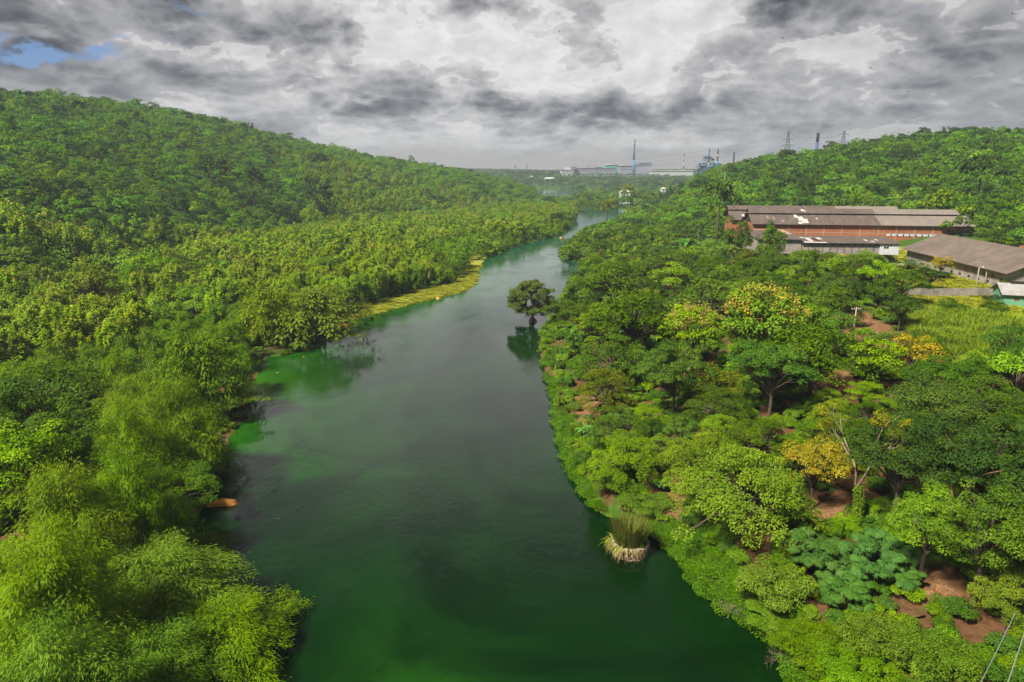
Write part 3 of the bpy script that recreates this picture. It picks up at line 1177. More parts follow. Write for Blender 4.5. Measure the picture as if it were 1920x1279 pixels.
Z_EDGE = [(1028, 700), (1050, 745), (1062, 800), (1085, 860), (1110, 905), (1135, 950), (1120, 960), (1080, 905), (1056, 860), (1040, 800), (1030, 745), (1016, 700)]
Z_RED = [[(1190, 880), (1290, 890), (1300, 980), (1210, 970)], [(1370, 930), (1470, 940), (1460, 1040), (1380, 1020)], [(1710, 1060), (1810, 1070), (1800, 1150), (1715, 1130)],
         [(1075, 745), (1130, 740), (1130, 800), (1085, 800)], [(1490, 690), (1600, 690), (1610, 760), (1520, 750)], [(1500, 920), (1600, 920), (1600, 985), (1500, 985)]]
Z_YARD = [(1560, 452), (1690, 440), (1830, 428), (1850, 470), (1790, 480), (1700, 500), (1690, 474)]
Z_FIELD = [(1312, 448), (1400, 455), (1420, 480), (1380, 500), (1300, 490)]


def in_px(x, y, z, poly):
    px, py, dep = project(x, y, z)
    P = np.stack([px, py], 1)
    ok = poly_sd(P, np.array(poly, float)) < 0
    return ok & (dep > 0)


# ------------------------------------------------------------------ ground
def build_ground():
    a1 = np.radians(np.concatenate([np.arange(-180, -50, 4.0), np.arange(-50, 50, 0.2), np.arange(50, 180, 4.0)]))
    rr = [4.0]
    while rr[-1] < 9000:
        rr.append(rr[-1] * 1.0 + max(.55, rr[-1] * 0.012 if rr[-1] < 1500 else rr[-1] * 0.03))
    rr = np.array(rr)
    A, RR = np.meshgrid(a1, rr)
    X = (RR * np.sin(A)).ravel()
    Y = (RR * np.cos(A)).ravel()
    h, d, wl = H(X, Y, True)
    na, nr = len(a1), len(rr)
    i = np.arange(nr - 1)[:, None] * na + np.arange(na)[None, :]
    j = np.arange(nr - 1)[:, None] * na + (np.arange(na)[None, :] + 1) % na
    F = np.stack([i, j, j + na, i + na], -1).reshape(-1, 4)
    V = np.stack([X, Y, h], 1)
    me = np_mesh('ground', V, F, None, [ground_mat()], smooth=True)
    near = np.hypot(X, Y) < 500
    g = np.zeros(len(X))
    red = np.zeros(len(X))
    dry = np.zeros(len(X))
    Xn, Yn, hn = X[near], Y[near], h[near]
    f = lambda p: in_px(Xn, Yn, hn, p).astype(float)
    g[near] = np.clip(f(Z_TALL) + f(Z_CREEP) + f(Z_EDGE) + f(Z_FIELD), 0, 1)
    dry[near] = np.clip(f(Z_LAWN) + f(Z_STRIP), 0, 1)
    rd = f(Z_BROWN)
    for p in Z_RED:
        rd = rd + f(p)
    red[near] = np.clip(rd, 0, 1)
    red = np.maximum(red, ((d > -1) & (d < 0.5) & (wl > .5)) * .5)
    ca = me.color_attributes.new('zone', 'FLOAT_COLOR', 'POINT')
    ca.data.foreach_set('color', np.stack([g, red, dry, np.ones_like(g)], 1).astype(np.float32).ravel())
    q = me.attributes.new('nearness', 'FLOAT', 'POINT')
    q.data.foreach_set('value', (1 - sstep(130, 240, np.hypot(X, Y))).astype(np.float32))
    o = link('ground', me)
    tag(o, kind='structure')
    return o


def ground_mat():
    m = bpy.data.materials.new('forest_floor')
    m.use_nodes = True
    n = NT(m.node_tree)
    p = n.n['Principled BSDF']
    p.inputs['Roughness'].default_value = 0.95
    p.inputs['Specular IOR Level'].default_value = 0.1
    co = n.new('ShaderNodeTexCoord').outputs['Object']
    z = n.new('ShaderNodeAttribute')
    z.attribute_name = 'zone'
    zr, zg, zb = n.sep(z.outputs['Vector'])
    a = n.noise(co, 0.10, 8, 0.65)
    b = n.noise(co, 1.3, 6, 0.7)
    c = n.noise(co, 0.5, 6, 0.7)
    soil = n.mix(n.rng(b, .35, .65), (0.085, 0.040, 0.018), (0.15, 0.078, 0.034))
    green = n.mix(n.rng(b, .3, .7), (0.028, 0.070, 0.010), (0.065, 0.130, 0.014))
    base = n.mix(n.m('MULTIPLY', n.rng(a, .42, .52), n.attr('nearness').outputs['Fac']), green, soil)
    base = n.mix(n.m('MULTIPLY', zr, n.rng(c, .25, .4)), base, n.mix(b, (0.04, 0.10, 0.008), (0.08, 0.15, 0.010)))
    base = n.mix(n.m('MULTIPLY', zg, n.rng(c, .3, .42)), base, n.mix(n.rng(b, .35, .65), (0.13, 0.055, 0.024), (0.27, 0.15, 0.07)))
    base = n.mix(n.m('MULTIPLY', zb, n.rng(c, .22, .35)), base, n.mix(n.rng(b, .35, .65), (0.22, 0.27, 0.012), (0.34, 0.27, 0.06)))
    n.l.new(base, p.inputs['Base Color'])
    bm = n.new('ShaderNodeBump')
    bm.inputs['Strength'].default_value = .8
    bm.inputs['Distance'].default_value = .35
    n.l.new(b, bm.inputs['Height'])
    n.l.new(bm.outputs[0], p.inputs['Normal'])
    return m


build_ground()


# ------------------------------------------------------------------ water
def build_water():
    m = bpy.data.materials.new('river_water')
    m.use_nodes = True
    n = NT(m.node_tree)
    p = n.n['Principled BSDF']
    co = n.new('ShaderNodeTexCoord').outputs['Object']
    at_ = n.attr('shallow').outputs['Fac']
    far = n.attr('far').outputs['Fac']
    a = n.noise(co, 0.045, 5, 0.6, 1.2)
    base = n.mix(n.rng(a, .38, .66), (0.0006, 0.0100, 0.0008), (0.0024, 0.024, 0.0020))
    base = n.mix(n.m('MULTIPLY', at_, n.rng(a, .25, .6)), base, (0.020, 0.110, 0.004))  # green of the shallows and of the mirrored bank, put into the base colour
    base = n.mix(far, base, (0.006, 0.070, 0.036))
    n.l.new(base, p.inputs['Base Color'])
    p.inputs['IOR'].default_value = 1.33
    p.inputs['Specular IOR Level'].default_value = 0.5
    # calm water with patches brushed by wind and current streaks
    strk = n.vm('MULTIPLY', co, (1.0, 0.55, 1.0))
    w1 = n.noise(strk, 1.1, 5, 0.55, 0.8)
    w2 = n.noise(strk, 4.5, 4, 0.6)
    patch = n.rng(n.noise(n.vm('MULTIPLY', co, (1, .45, 1)), 0.07, 4, .6, 1.5), .42, .62)
    hgt = n.m('ADD', n.m('MULTIPLY', w1, .8), n.m('MULTIPLY', w2, n.m('MULTIPLY', patch, .35)))
    bm = n.new('ShaderNodeBump')
    bm.inputs['Distance'].default_value = .22
    n.l.new(n.m('ADD', .09, n.m('MULTIPLY', patch, .24)), bm.inputs['Strength'])
    n.l.new(hgt, bm.inputs['Height'])
    n.l.new(bm.outputs[0], p.inputs['Normal'])
    n.l.new(n.m('ADD', .03, n.m('MULTIPLY', patch, .06)), p.inputs['Roughness'])
    a1 = np.radians(np.concatenate([np.arange(-180, -40, 10.0), np.arange(-40, 40, 1.0), np.arange(40, 180, 10.0)]))
    rr = [3.0]
    while rr[-1] < 2400:
        rr.append(rr[-1] + max(1.5, rr[-1] * .03))
    rr = np.array(rr)
    A, RR = np.meshgrid(a1, rr)
    X = (RR * np.sin(A)).ravel()
    Y = (RR * np.cos(A)).ravel()
    na, nr = len(a1), len(rr)
    i = np.arange(nr - 1)[:, None] * na + np.arange(na)[None, :]
    j = np.arange(nr - 1)[:, None] * na + (np.arange(na)[None, :] + 1) % na
    F = np.stack([i, j, j + na, i + na], -1).reshape(-1, 4)
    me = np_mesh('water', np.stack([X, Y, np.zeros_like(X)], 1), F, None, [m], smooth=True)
    h, d, wl = H(X, Y, True)
    xc = np.interp(Y, cy_, cx_)
    shallow_reflect = np.exp(-np.maximum(-d, 0) / 13) * (X < xc) * (Y > 95) * (Y < 330)  # left bank shallows, with the green hillside reflection painted in
    shallow_reflect = np.maximum(shallow_reflect, .4 * np.exp(-((X + 9) / 7) ** 2 - ((Y - 52) / 9) ** 2))
    q = me.attributes.new('shallow', 'FLOAT', 'POINT')
    q.data.foreach_set('value', shallow_reflect.astype(np.float32))
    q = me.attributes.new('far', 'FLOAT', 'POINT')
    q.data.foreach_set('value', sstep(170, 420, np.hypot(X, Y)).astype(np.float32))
    tag(link('water', me), kind='structure')


build_water()


# ------------------------------------------------------------------ buildings
def mat_brick():
    m = bpy.data.materials.new('old_brick')
    m.use_nodes = True
    n = NT(m.node_tree)
    p = n.n['Principled BSDF']
    p.inputs['Roughness'].default_value = .92
    co = n.new('ShaderNodeTexCoord').outputs['Object']
    x, y, z = n.sep(co)
    br = n.new('ShaderNodeTexBrick')
    n.l.new(n.comb(n.m('ADD', x, y), z, 0.0), br.inputs['Vector'])
    br.inputs['Scale'].default_value = 3.0
    br.inputs['Mortar Size'].default_value = .02
    br.inputs['Color1'].default_value = (.36, .10, .034, 1)
    br.inputs['Color2'].default_value = (.22, .060, .024, 1)
    br.inputs['Mortar'].default_value = (.26, .13, .07, 1)
    bay = n.noise(n.comb(n.m('FLOOR', n.m('DIVIDE', x, 7.9)), n.m('FLOOR', n.m('DIVIDE', z, 3.6)), 0.0), 3.7, 0)
    col = n.mix(n.rng(bay, .35, .65), br.outputs[0], n.mix(1.0, br.outputs[0], (1.2, 1.35, 1.45), 'MULTIPLY'))
    st = n.noise(n.vm('MULTIPLY', co, (1.1, 1.1, .22)), .8, 6, .7)
    col = n.mix(n.rng(st, .52, .72, 0, .75), col, (.085, .040, .030))
    col = n.mix(n.rng(n.noise(co, .35, 6, .7), .62, .74, 0, .35), col, (.42, .27, .17))
    n.l.new(col, p.inputs['Base Color'])
    return m


def mat_sheet(name, c1, c2, stain, wave=True, sx=1.0):
    """weathered corrugated sheets laid in rows"""
    m = bpy.data.materials.new(name)
    m.use_nodes = True
    n = NT(m.node_tree)
    p = n.n['Principled BSDF']
    p.inputs['Roughness'].default_value = .85
    co = n.new('ShaderNodeTexCoord').outputs['Object']
    x, y, z = n.sep(co)
    br = n.new('ShaderNodeTexBrick')
    n.l.new(n.comb(n.m('MULTIPLY', x, .5), n.m('MULTIPLY', y, .5), 0.0), br.inputs['Vector'])
    br.offset = 0
    br.inputs['Scale'].default_value = .9 * sx
    br.inputs['Mortar Size'].default_value = .008
    br.inputs['Color1'].default_value = (*c1, 1)
    br.inputs['Color2'].default_value = (*c2, 1)
    br.inputs['Mortar'].default_value = (*[v * .5 for v in c1], 1)
    st = n.noise(n.vm('MULTIPLY', co, (1.0, .35, .35)), .35, 7, .68)
    col = n.mix(n.rng(st, .42, .68, 0, .75), br.outputs[0], stain)
    col = n.mix(n.rng(n.noise(co, 2.0, 5, .7), .55, .72, 0, .5), col, tuple(v * 1.7 for v in c2))
    n.l.new(col, p.inputs['Base Color'])
    wv = n.new('ShaderNodeTexWave')
    wv.inputs['Scale'].default_value = 1.6
    n.l.new(co, wv.inputs['Vector'])
    bm = n.new('ShaderNodeBump')
    bm.inputs['Strength'].default_value = .6
    bm.inputs['Distance'].default_value = .08
    n.l.new(wv.outputs['Fac'], bm.inputs['Height'])
    n.l.new(bm.outputs[0], p.inputs['Normal'])
    return m


M['brick'] = mat_brick()
M['sheet'] = mat_sheet('weathered_sheet', (.105, .078, .064), (.150, .112, .092), (.062, .043, .036))
M['sheet_new'] = mat_sheet('pale_sheet', (.215, .175, .145), (.235, .190, .160), (.16, .13, .11), sx=.6)
M['sheet_b'] = mat_sheet('grey_brown_sheet', (.140, .104, .080), (.185, .140, .110), (.088, .062, .048), sx=.45)
M['whitesheet'] = pmat('bright_sheet', (.62, .56, .52), .6, noise=1.5, col2=(.45, .38, .34))
M['redsheet'] = pmat('dark_red_sheet', (.10, .02, .03), .7, noise=1.5)
M['concrete'] = pmat('pale_concrete', (.42, .30, .22), .9, noise=.8, col2=(.30, .20, .14))
M['greywall'] = pmat('stained_plaster', (.36, .31, .27), .9, noise=.45, col2=(.20, .175, .15), bump=.2)
M['whitewall'] = pmat('white_plaster', (.62, .64, .68), .8, noise=.7, col2=(.50, .51, .54))
M['dark'+'gap'] = pmat('dark_opening', (.02, .017, .015), .9)
M['glass'] = pmat('window_glass', (.03, .035, .04), .15, spec=.6)
M['greenwall'] = pmat('mint_wall', (.15, .36, .21), .8, noise=.8, col2=(.11, .27, .16))
M['metal'] = pmat('galvanised_steel', (.34, .35, .36), .5, metal=.4)
M['pylonsteel'] = pmat('dark_steel', (.10, .105, .12), .6)
M['poleconc'] = pmat('pole_concrete', (.42, .36, .28), .85, noise=1.0)
M['wood'] = pmat('weathered_wood', (.20, .15, .11), .85, noise=2)
M['rust'] = pmat('rust', (.20, .07, .03), .8, noise=2)
M['lampglass'] = pmat('lamp_cover', (.6, .6, .58), .3)


FOOT = []        # building footprints (origin, direction, length, depth)


def in_foot(x, y, m=3.0):
    for ox, oy, a, L, D in FOOT:
        dx, dy = x - ox, y - oy
        u = dx * cos(a) + dy * sin(a)
        v = -dx * sin(a) + dy * cos(a)
        if -m < u < L + m and -m < v < D + m:
            return True
    return False


def gable_hall(name, label, A, B, depth, ze, zr, z0, wall, roof, over=1.2, monitor=None, split=None, bays=None, patches=(), cat='warehouse'):
    """long hall: front eave runs from A to B; local x along it, local y away from the viewer"""
    a = atan2(B[1] - A[1], B[0] - A[0])
    L = math.hypot(B[0] - A[0], B[1] - A[1])
    root = empty(name, (A[0], A[1], z0), a)
    tag(root, label, cat)
    FOOT.append((A[0], A[1], a, L, depth))
    e, r_ = ze - z0, zr - z0
    hd = depth / 2
    o = over
    k = (r_ - e) / hd
    w = MB()
    # four walls with gable tops, real thickness
    t = .3
    w.box(0, L, 0, t, -1.5, e - .05)
    w.box(0, L, depth - t, depth, -1.5, e - .05)
    for x0 in (0, L - t):
        if monitor:
            top = [(x0, depth - t - .003, e - .1), (x0, depth - monitor[0], e + k * monitor[0] - .25), (x0, monitor[0], e + k * monitor[0] - .25), (x0, t + .003, e - .1)]
        else:
            top = [(x0, depth - t - .003, e - .1), (x0, hd, r_ - .3), (x0, t + .003, e - .1)]
        vs = [(x0, t + .003, -1.5), (x0, depth - t - .003, -1.5)] + top
        n_ = len(vs)
        vs2 = [(x0 + t, *p[1:]) for p in vs]
        w.add(vs + vs2, [tuple(range(n_))[::-1], tuple(range(n_, 2 * n_))] + [(i, (i + 1) % n_, n_ + (i + 1) % n_, n_ + i) for i in range(n_)])
    w.build('wall', wall, root)

    def slope(x0, x1, y0, y1, z0_, z1_, mat, nm='roof', th=.12, lift=0):
        b = MB()
        b.slab((x0, y0, z0_ + lift), (x1, y0, z0_ + lift), (x1, y1, z1_ + lift), (x0, y1, z1_ + lift), th)
        return b.build(nm, mat, root)
    mats = [(0 - o, L + o, roof)] if not split else [(0 - o, split[0], roof), (split[0] + .01, L + o, split[1])]
    if monitor:
        dl, hgap, mo = monitor       # depth of the low slope, clerestory height, monitor roof overhang
        zl = e + k * dl
        for x0, x1, mt in mats:
            slope(x0, x1, -o, dl, e - k * o, zl, mt)
            slope(x0, x1, depth + o, depth - dl, e - k * o, zl, mt)
            slope(x0, x1 - (3 if x1 > L else 0), dl - mo, hd, zl + hgap - k * mo, zl + hgap + k * (hd - dl), mt, 'monitor_roof')
            slope(x0, x1 - (3 if x1 > L else 0), depth - dl + mo, hd + .02, zl + hgap - k * mo, zl + hgap + k * (hd - dl) - .01, mt, 'monitor_roof')
        c = MB()
        zt_ = zl + hgap + k * (hd - dl) - .25
        vs = [(.6, dl + .15, zl - .4), (.6, depth - dl - .15, zl - .4), (.6, depth - dl - .15, zl + hgap - .05), (.6, hd, zt_), (.6, dl + .15, zl + hgap - .05)]
        c.add(vs + [(L - 3, *p[1:]) for p in vs], [(4, 3, 2, 1, 0), (5, 6, 7, 8, 9), (0, 1, 6, 5), (1, 2, 7, 6), (2, 3, 8, 7), (3, 4, 9, 8), (4, 0, 5, 9)])
        c.build('clerestory', M['darkgap'], root)
    else:
        for x0, x1, mt in mats:
            slope(x0, x1, -o, hd, e - k * o, r_, mt)
            slope(x0, x1, depth + o, hd + .02, e - k * o, r_ - .01, mt)
    if monitor:
        dl = monitor[0]
        g_ = MB()
        for x0 in (-.06, L + .01):
            vs = [(x0, 1.0, e - .35), (x0, depth - 1.0, e - .35), (x0, depth - dl, e + k * dl - .3), (x0, dl, e + k * dl - .3)]
            gg = MB()
            gg.add(vs + [(p[0] + .05, *p[1:]) for p in vs], [(3, 2, 1, 0), (4, 5, 6, 7), (0, 1, 5, 4), (1, 2, 6, 5), (2, 3, 7, 6), (3, 0, 4, 7)])
            gg.build('gable', M['darkgap'], root)
    if bays:
        nb, zb = bays
        for i in range(nb + 1):
            x = i * (L - .4) / nb
            b = MB()
            b.box(x, x + .4, -.09, .28, -1.4, e - .3)
            b.build('pilaster', M['concrete'], root)
        for zz_ in zb:
            b = MB()
            b.box(0.05, L - .05, -.05, .26, zz_ - z0, zz_ - z0 + .28)
            b.build('concrete_band', M['concrete'], root)
    for (u0, u1, v0, v1, mt) in patches:
        b = MB()
        f = lambda u, v: (u, v, e + k * v + .05 + (.0 if v <= (monitor[0] if monitor else 99) else monitor[1]))
        b.slab(f(u0, v0), f(u1, v0), f(u1, v1), f(u0, v1), .04)
        b.build('roof_patch', mt, root)
    return root, L, e, k


# brick hall
ZE = 22.0
Am = at(1416, 418, ZE)
Bm = at(1826, 422.5, ZE)
Am[1] += 1.2
Bm[1] += 1.2
dirm = (Bm - Am) / np.linalg.norm((Bm - Am)[:2])
Lm = np.linalg.norm((Bm - Am)[:2])
fr = lambda px: (px - 1414) / (1822 - 1414) * Lm      # photo column to distance along the hall
back = np.array([-dirm[1], dirm[0], 0])
P = []
W_ = M['whitesheet']
for (p0, p1, v0, v1, mt) in [(1497, 1503, 5.2, 8.2, W_), (1503, 1513, 2.4, 6.2, W_), (1513, 1520, .2, 4.0, W_), (1500, 1507, -.6, 1.2, W_), (1508, 1514, .2, 1.9, W_),
                             (1394, 1399, 6.0, 8.0, W_), (1514, 1519, 9.6, 11.5, W_), (1519, 1523, 9.6, 10.4, W_), (1441, 1446, 4.0, 7.0, M['sheet_new']), (1453, 1458, 3.0, 6.0, M['sheet_new']),
                             (1468, 1474, 1.0, 3.0, M['sheet_new']), (1538, 1541, 4, 5, W_)]:
    P.append((fr(p0), fr(p1), v0, v1, mt))
hall, Lh, eh, kh = gable_hall('brick_warehouse', 'long abandoned red brick warehouse with weathered raised ridge roof and white replacement sheets',
                              Am, Bm, 25, ZE, z_at(1560, 392, (Am[1] + Bm[1]) / 2 + 12.5) - .8, PLAT, M['brick'], M['sheet'], 1.2, (8.6, .9, .9),
                              (fr(1655), M['sheet_new']), (12, (17.9,)), P)
# pale render band with small openings towards the right end
b = MB()
b.box(fr(1668), fr(1760), -.03, .2, 2.55, 3.35)
b.build('pale_band', M['whitewall'], hall)
for i in range(7):
    b = MB()
    x = fr(1676 + i * 11.5)
    b.box(x, x + .5, -.06, .1, 2.3, 3.3)
    b.build('opening', M['darkgap'], hall)
b = MB()
b.box(fr(1776), fr(1818), -2.2, -.12, 5.6, 5.9)
b.box(fr(1776), fr(1778), -1.2, -.12, 3.6, 5.6)
b.build('sagging_canopy', M['rust'], hall)
b = MB()
b.box(fr(1790), fr(1818), -.05, .2, 4.4, 5.4)
b.build('pale_panel', M['concrete'], hall)
# second hall behind, its ridge just showing
A2 = Am + back * 27.5 - dirm * 5
B2 = Bm + back * 27.5 - dirm * 15
gable_hall('brick_warehouse', 'second brick hall right behind the long one, dark gable peeping out at its left', A2, B2, 24, ZE,
           z_at(1400, 386, A2[1] + 12) - .6, PLAT, M['brick'], M['sheet'], 1.4, (8.4, .9, .9), (fr(1640), M['sheet_new']))

# low lean-to building before the brick hall
def lean_to():
    YF = 270.0
    root = empty('lean_to_building', (at(1440, 470, PLAT)[0] * 1.0, YF, PLAT), atan2(dirm[1], dirm[0]) * .6)
    tag(root, 'low lean-to building with patched dark sheet roof in front of the long brick warehouse', 'building')
    x0 = root.location[0]
    a = root.rotation_euler[2]
    fx = lambda px: (at(px, 468, PLAT)[0] - x0)
    FOOT.append((x0 - 14, YF, a, 64, 20))
    for (pa, pb, pe, pt, dep, mt, nm) in ((1420, 1500, 448.5, 431.5, 24, M['sheet'], 'long'), (1502, 1672, 454.5, 441, 15, M['sheet'], 'short')):
        xa, xb = fx(pa), fx(pb)
        ze_ = z_at((pa + pb) / 2, pe, YF - 1) - PLAT
        zt_ = z_at((pa + pb) / 2, pt, YF + dep) - PLAT
        b = MB()
        b.slab((xa - .5, -1, ze_), (xb + .5, -1, ze_), (xb + .5, dep, zt_), (xa - .5, dep, zt_), .15)
        b.build('roof', mt, root)
        b = MB()
        b.box(xa, xb, 0, .25, -1.5, ze_ - .05)
        b.add([(xa, .25, -1.5), (xa, dep, -1.5), (xa, dep, zt_ - .2), (xa, .25, ze_ - .1), (xa + .2, .25, -1.5), (xa + .2, dep, -1.5), (xa + .2, dep, zt_ - .2), (xa + .2, .25, ze_ - .1)],
              [(3, 2, 1, 0), (4, 5, 6, 7), (0, 1, 5, 4), (1, 2, 6, 5), (2, 3, 7, 6), (3, 0, 4, 7)])
        b.add([(xb - .2, .25, -1.5), (xb - .2, dep, -1.5), (xb - .2, dep, zt_ - .2), (xb - .2, .25, ze_ - .1), (xb, .25, -1.5), (xb, dep, -1.5), (xb, dep, zt_ - .2), (xb, .25, ze_ - .1)],
              [(3, 2, 1, 0), (4, 5, 6, 7), (0, 1, 5, 4), (1, 2, 6, 5), (2, 3, 7, 6), (3, 0, 4, 7)])
        b.build('wall', M['greywall'], root)
        k_ = (zt_ - ze_) / (dep + 1)
        if nm == 'short':
            for (p0, p1, v0, v1, m2) in ((1503, 1524, .2, 2.6, W_), (1524, 1545, .0, 1.6, W_), (1518, 1530, 4, 11, W_), (1526, 1539, 3.4, 10, M['redsheet']), (1539, 1547, 7.5, 11.5, W_),
                                         (1505, 1518, 10.5, 12.5, W_), (1622, 1626, 5, 8, W_), (1629, 1635, 3, 5, W_), (1643, 1647, 6, 9, W_)):
                b = MB()
                g = lambda px, v: (fx(px), v - 1, ze_ + k_ * v + .04)
                b.slab(g(p0, v0), g(p1, v0), g(p1, v1), g(p0, v1), .03)
                b.build('roof_patch', m2, root)
            for px in np.arange(1512, 1640, 13):
                b = MB()
                b.box(fx(px), fx(px) + .25, -.12, -.01, -1.4, ze_ - .3)
                b.build('post', M['wood'], root)
                b = MB()
                b.box(fx(px + 3), fx(px + 9), -.05, .1, ze_ - .95, ze_ - .45)
                b.build('vent_opening', M['darkgap'], root)
        else:
            for (p0, p1, v0, v1) in ((1488, 1500, 14, 27), (1440, 1490, 25.6, 27)):
                b = MB()
                g = lambda px, v: (fx(px), v - 1, ze_ + k_ * v + .04)
                b.slab(g(p0, v0), g(p1, v0), g(p1, v1), g(p0, v1), .03)
                b.build('roof_patch', M['concrete'], root)
    # whitewashed end room
    b = MB()
    xa, xb = fx(1640), fx(1673)
    b.box(xa, xb + .1, -.35, -.02, -1.5, ze_ - .12)
    wl_ = b.build('white_wall', M['whitewall'], root)
    b = MB()
    b.box(fx(1647), fx(1655), -.42, -.34, .9, 2.3)
    wn = b.build('window', M['glass'], root)
    b = MB()
    xm = fx(1651)
    b.box(xm - .05, xm + .05, -.47, -.43, .9, 2.3)
    b.box(fx(1647), fx(1655), -.475, -.431, 1.75, 1.83)
    b.build('frame', M['whitewall'], wn)
    b = MB()
    b.box(fx(1658), fx(1660.5), -.42, -.34, 1.7, 2.3)
    b.build('window', M['glass'], root)


lean_to()

# grey hall on the right
ZB = 19.2
Ab = at(1702, 463.5, ZB)
Bb = at(1893, 507.5, ZB)
# local y must point away from the river: build from A to B with depth to the right/back
hallb, Lb_, eb, kb = gable_hall('grey_warehouse', 'long grey plastered warehouse with plain brown sheet roof and small low windows', Ab, Bb, 21, ZB, ZB + 4.6, PLAT - .2, M['greywall'], M['sheet_b'], 1.5)
for i in range(11):
    x = 3.0 + i * (Lb_ - 5) / 11
    b = MB()
    b.box(x, x + .28, -.08, .25, -1.4, eb - .6)
    b.build('pilaster', M['greywall'], hallb)
    if i < 11:
        b = MB()
        b.box(x + 2.2, x + 3.3, -.035, .2, .55, 1.15)
        b.build('window', M['darkgap'], hallb)
        for q in (1.0, 3.0):
            b = MB()
            b.box(x + q, x + q + 1.0, -.03, .2, 2.6, 3.9)
            b.build('shutter', M['concrete'], hallb)
for x, z0_, z1_ in ((Lb_ - 10.5, 1.9, 3.0), (Lb_ - 7.3, 2.0, 3.1), (Lb_ - 3.2, .3, 2.4)):
    b = MB()
    b.box(x, x + 1.1, -.04, .2, z0_, z1_)
    b.build('window', M['darkgap'], hallb)
b = MB()
b.box(Lb_ * .62, Lb_ * .62 + 1.8, 14.5, 16.2, eb + .5, eb + 4.4)
b.build('brick_chimney', M['brick'], hallb)

# mint green house at the right edge
g0 = at(1884, 549, 17.2)
gh, Lg, eg, kg = gable_hall('green_house', 'small mint green house with pale metal roof at the right edge', g0, g0 + np.array([16, -5.5, 0]), 8, 17.2, 19.0, 13.4, M['greenwall'],
                            pmat('pale_roof', (.36, .35, .33), .6, noise=.6, col2=(.25, .23, .22)), .7, cat='house')
for i in range(4):
    b = MB()
    b.box(2 + i * 3.4, 3.1 + i * 3.4, -.04, .2, 2.1, 2.7)
    b.build('window', M['rust'], gh)
b = MB()
b.box(2.0, 6.0, 3.6, 4.4, eg + 1.75, eg + 2.2)
b.build('ridge_cap', M['darkgap'], gh)

# boundary wall
wa = at(1700, 561, 13.6)
wb = at(1862, 560, 13.6)
a_ = atan2(wb[1] - wa[1], wb[0] - wa[0])
Lw = np.linalg.norm((wb - wa)[:2])
bw = empty('boundary_wall', (wa[0], wa[1], min(H1(wa[0], wa[1]), H1(wb[0], wb[1])) - .1), a_)
tag(bw, 'low stained concrete boundary wall between lawn and tall grass', 'wall')
b = MB()
b.box(0, Lw, 0, .2, -1.5, 2.15)
b.build('wall_panel', M['greywall'], bw)
for i in range(8):
    b = MB()
    x = i * (Lw - .2) / 7
    b.box(x, x + .2, -.06, .26, -1.5, 2.25)
    b.build('pier', M['greywall'], bw)

# small sheds
def shed(px, py, Y, w, d, h, label, wall, roofm, tilt=.5, rz=0.1):
    p = pos(px, py, Y)
    g = H1(p[0], p[1]) - .1
    root = empty('shed', (p[0], p[1], g), rz)
    tag(root, label, 'shed')
    b = MB()
    b.box(0, w, 0, d, -1, h)
    b.build('wall', wall, root)
    b = MB()
    b.slab((-.5, -.6, h), (w + .5, -.6, h), (w + .5, d / 2, h + tilt * d / 2), (-.5, d / 2, h + tilt * d / 2), .12)
    b.slab((-.5, d / 2 + .01, h + tilt * d / 2), (w + .5, d / 2 + .01, h + tilt * d / 2), (w + .5, d + .6, h), (-.5, d + .6, h), .12)
    b.build('roof', roofm, root)
    FOOT.append((p[0], p[1], rz, w, d))
    return root


shed(1688, 470, 262, 7, 5, 2.6, 'small shed with white sheet roof between the two warehouses', M['brick'], M['whitesheet'])
shed(1306, 438, 268, 11, 5, 3.2, 'low shed with pale sheet roof left of the brick warehouse', M['greywall'], M['whitesheet'], .35)
shed(1335, 432, 285, 7, 5, 4.0, 'white roofed outbuilding beside the left end of the brick warehouse', M['greywall'], M['whitesheet'], .3)


def house(px, py_eave, Y, wpx, hw, label, wall, roofm, name='house', rise=2.5):
    p = pos(px, py_eave, Y)
    w = wpx * Y / FPX
    g = H1(p[0], p[1])
    root = empty(name, (p[0], p[1], g))
    tag(root, label, 'house')
    e = max(p[2] - g, hw)
    d = 8
    b = MB()
    b.box(0, w, 0, d, -1, e)
    b.build('wall', wall, root)
    b = MB()
    b.slab((-.8, -.8, e), (w + .8, -.8, e), (w * .8, d / 2, e + rise), (w * .2, d / 2, e + rise), .15)
    b.slab((w * .2, d / 2 + .01, e + rise), (w * .8, d / 2 + .01, e + rise), (w + .8, d + .8, e), (-.8, d + .8, e), .15)
    b.build('roof', roofm, root)
    nwin = max(1, int(w / 4))
    for i in range(nwin):
        b = MB()
        x = (i + .5) * w / nwin
        b.box(x - .6, x + .6, -.05, .1, e - 2.2, e - .9)
        b.build('window', M['glass'], root)
    FOOT.append((p[0], p[1], 0, w, d))


roofpale = pmat('pale_tiles', (.45, .40, .34), .8, noise=.6)
house(1357, 369, 520, 34, 3.5, 'house with pale hipped roof among trees below the right hill', M['whitewall'], roofpale)
house(1163, 360, 900, 18, 3.5, 'pale roofed house among trees beyond the river bend', M['whitewall'], roofpale)
house(1241, 354, 950, 7, 5, 'narrow white tower house among trees at the foot of the hill', M['whitewall'], M['whitesheet'], 'tower_house', 1.5)
house(1736, 352, 420, 14, 3.0, 'small red roofed house half hidden on the right hillside', M['rust'], pmat('red_tiles', (.28, .06, .05), .7, noise=.7))
house(1019, 335, 1900, 22, 8, 'white building on the far shore beyond the lake', M['whitewall'], M['whitewall'], 'far_building', 3)
house(989, 331, 1950, 10, 6, 'small pale blue building left of the white one on the far shore', M['whitewall'], M['whitesheet'], 'far_building', 2)


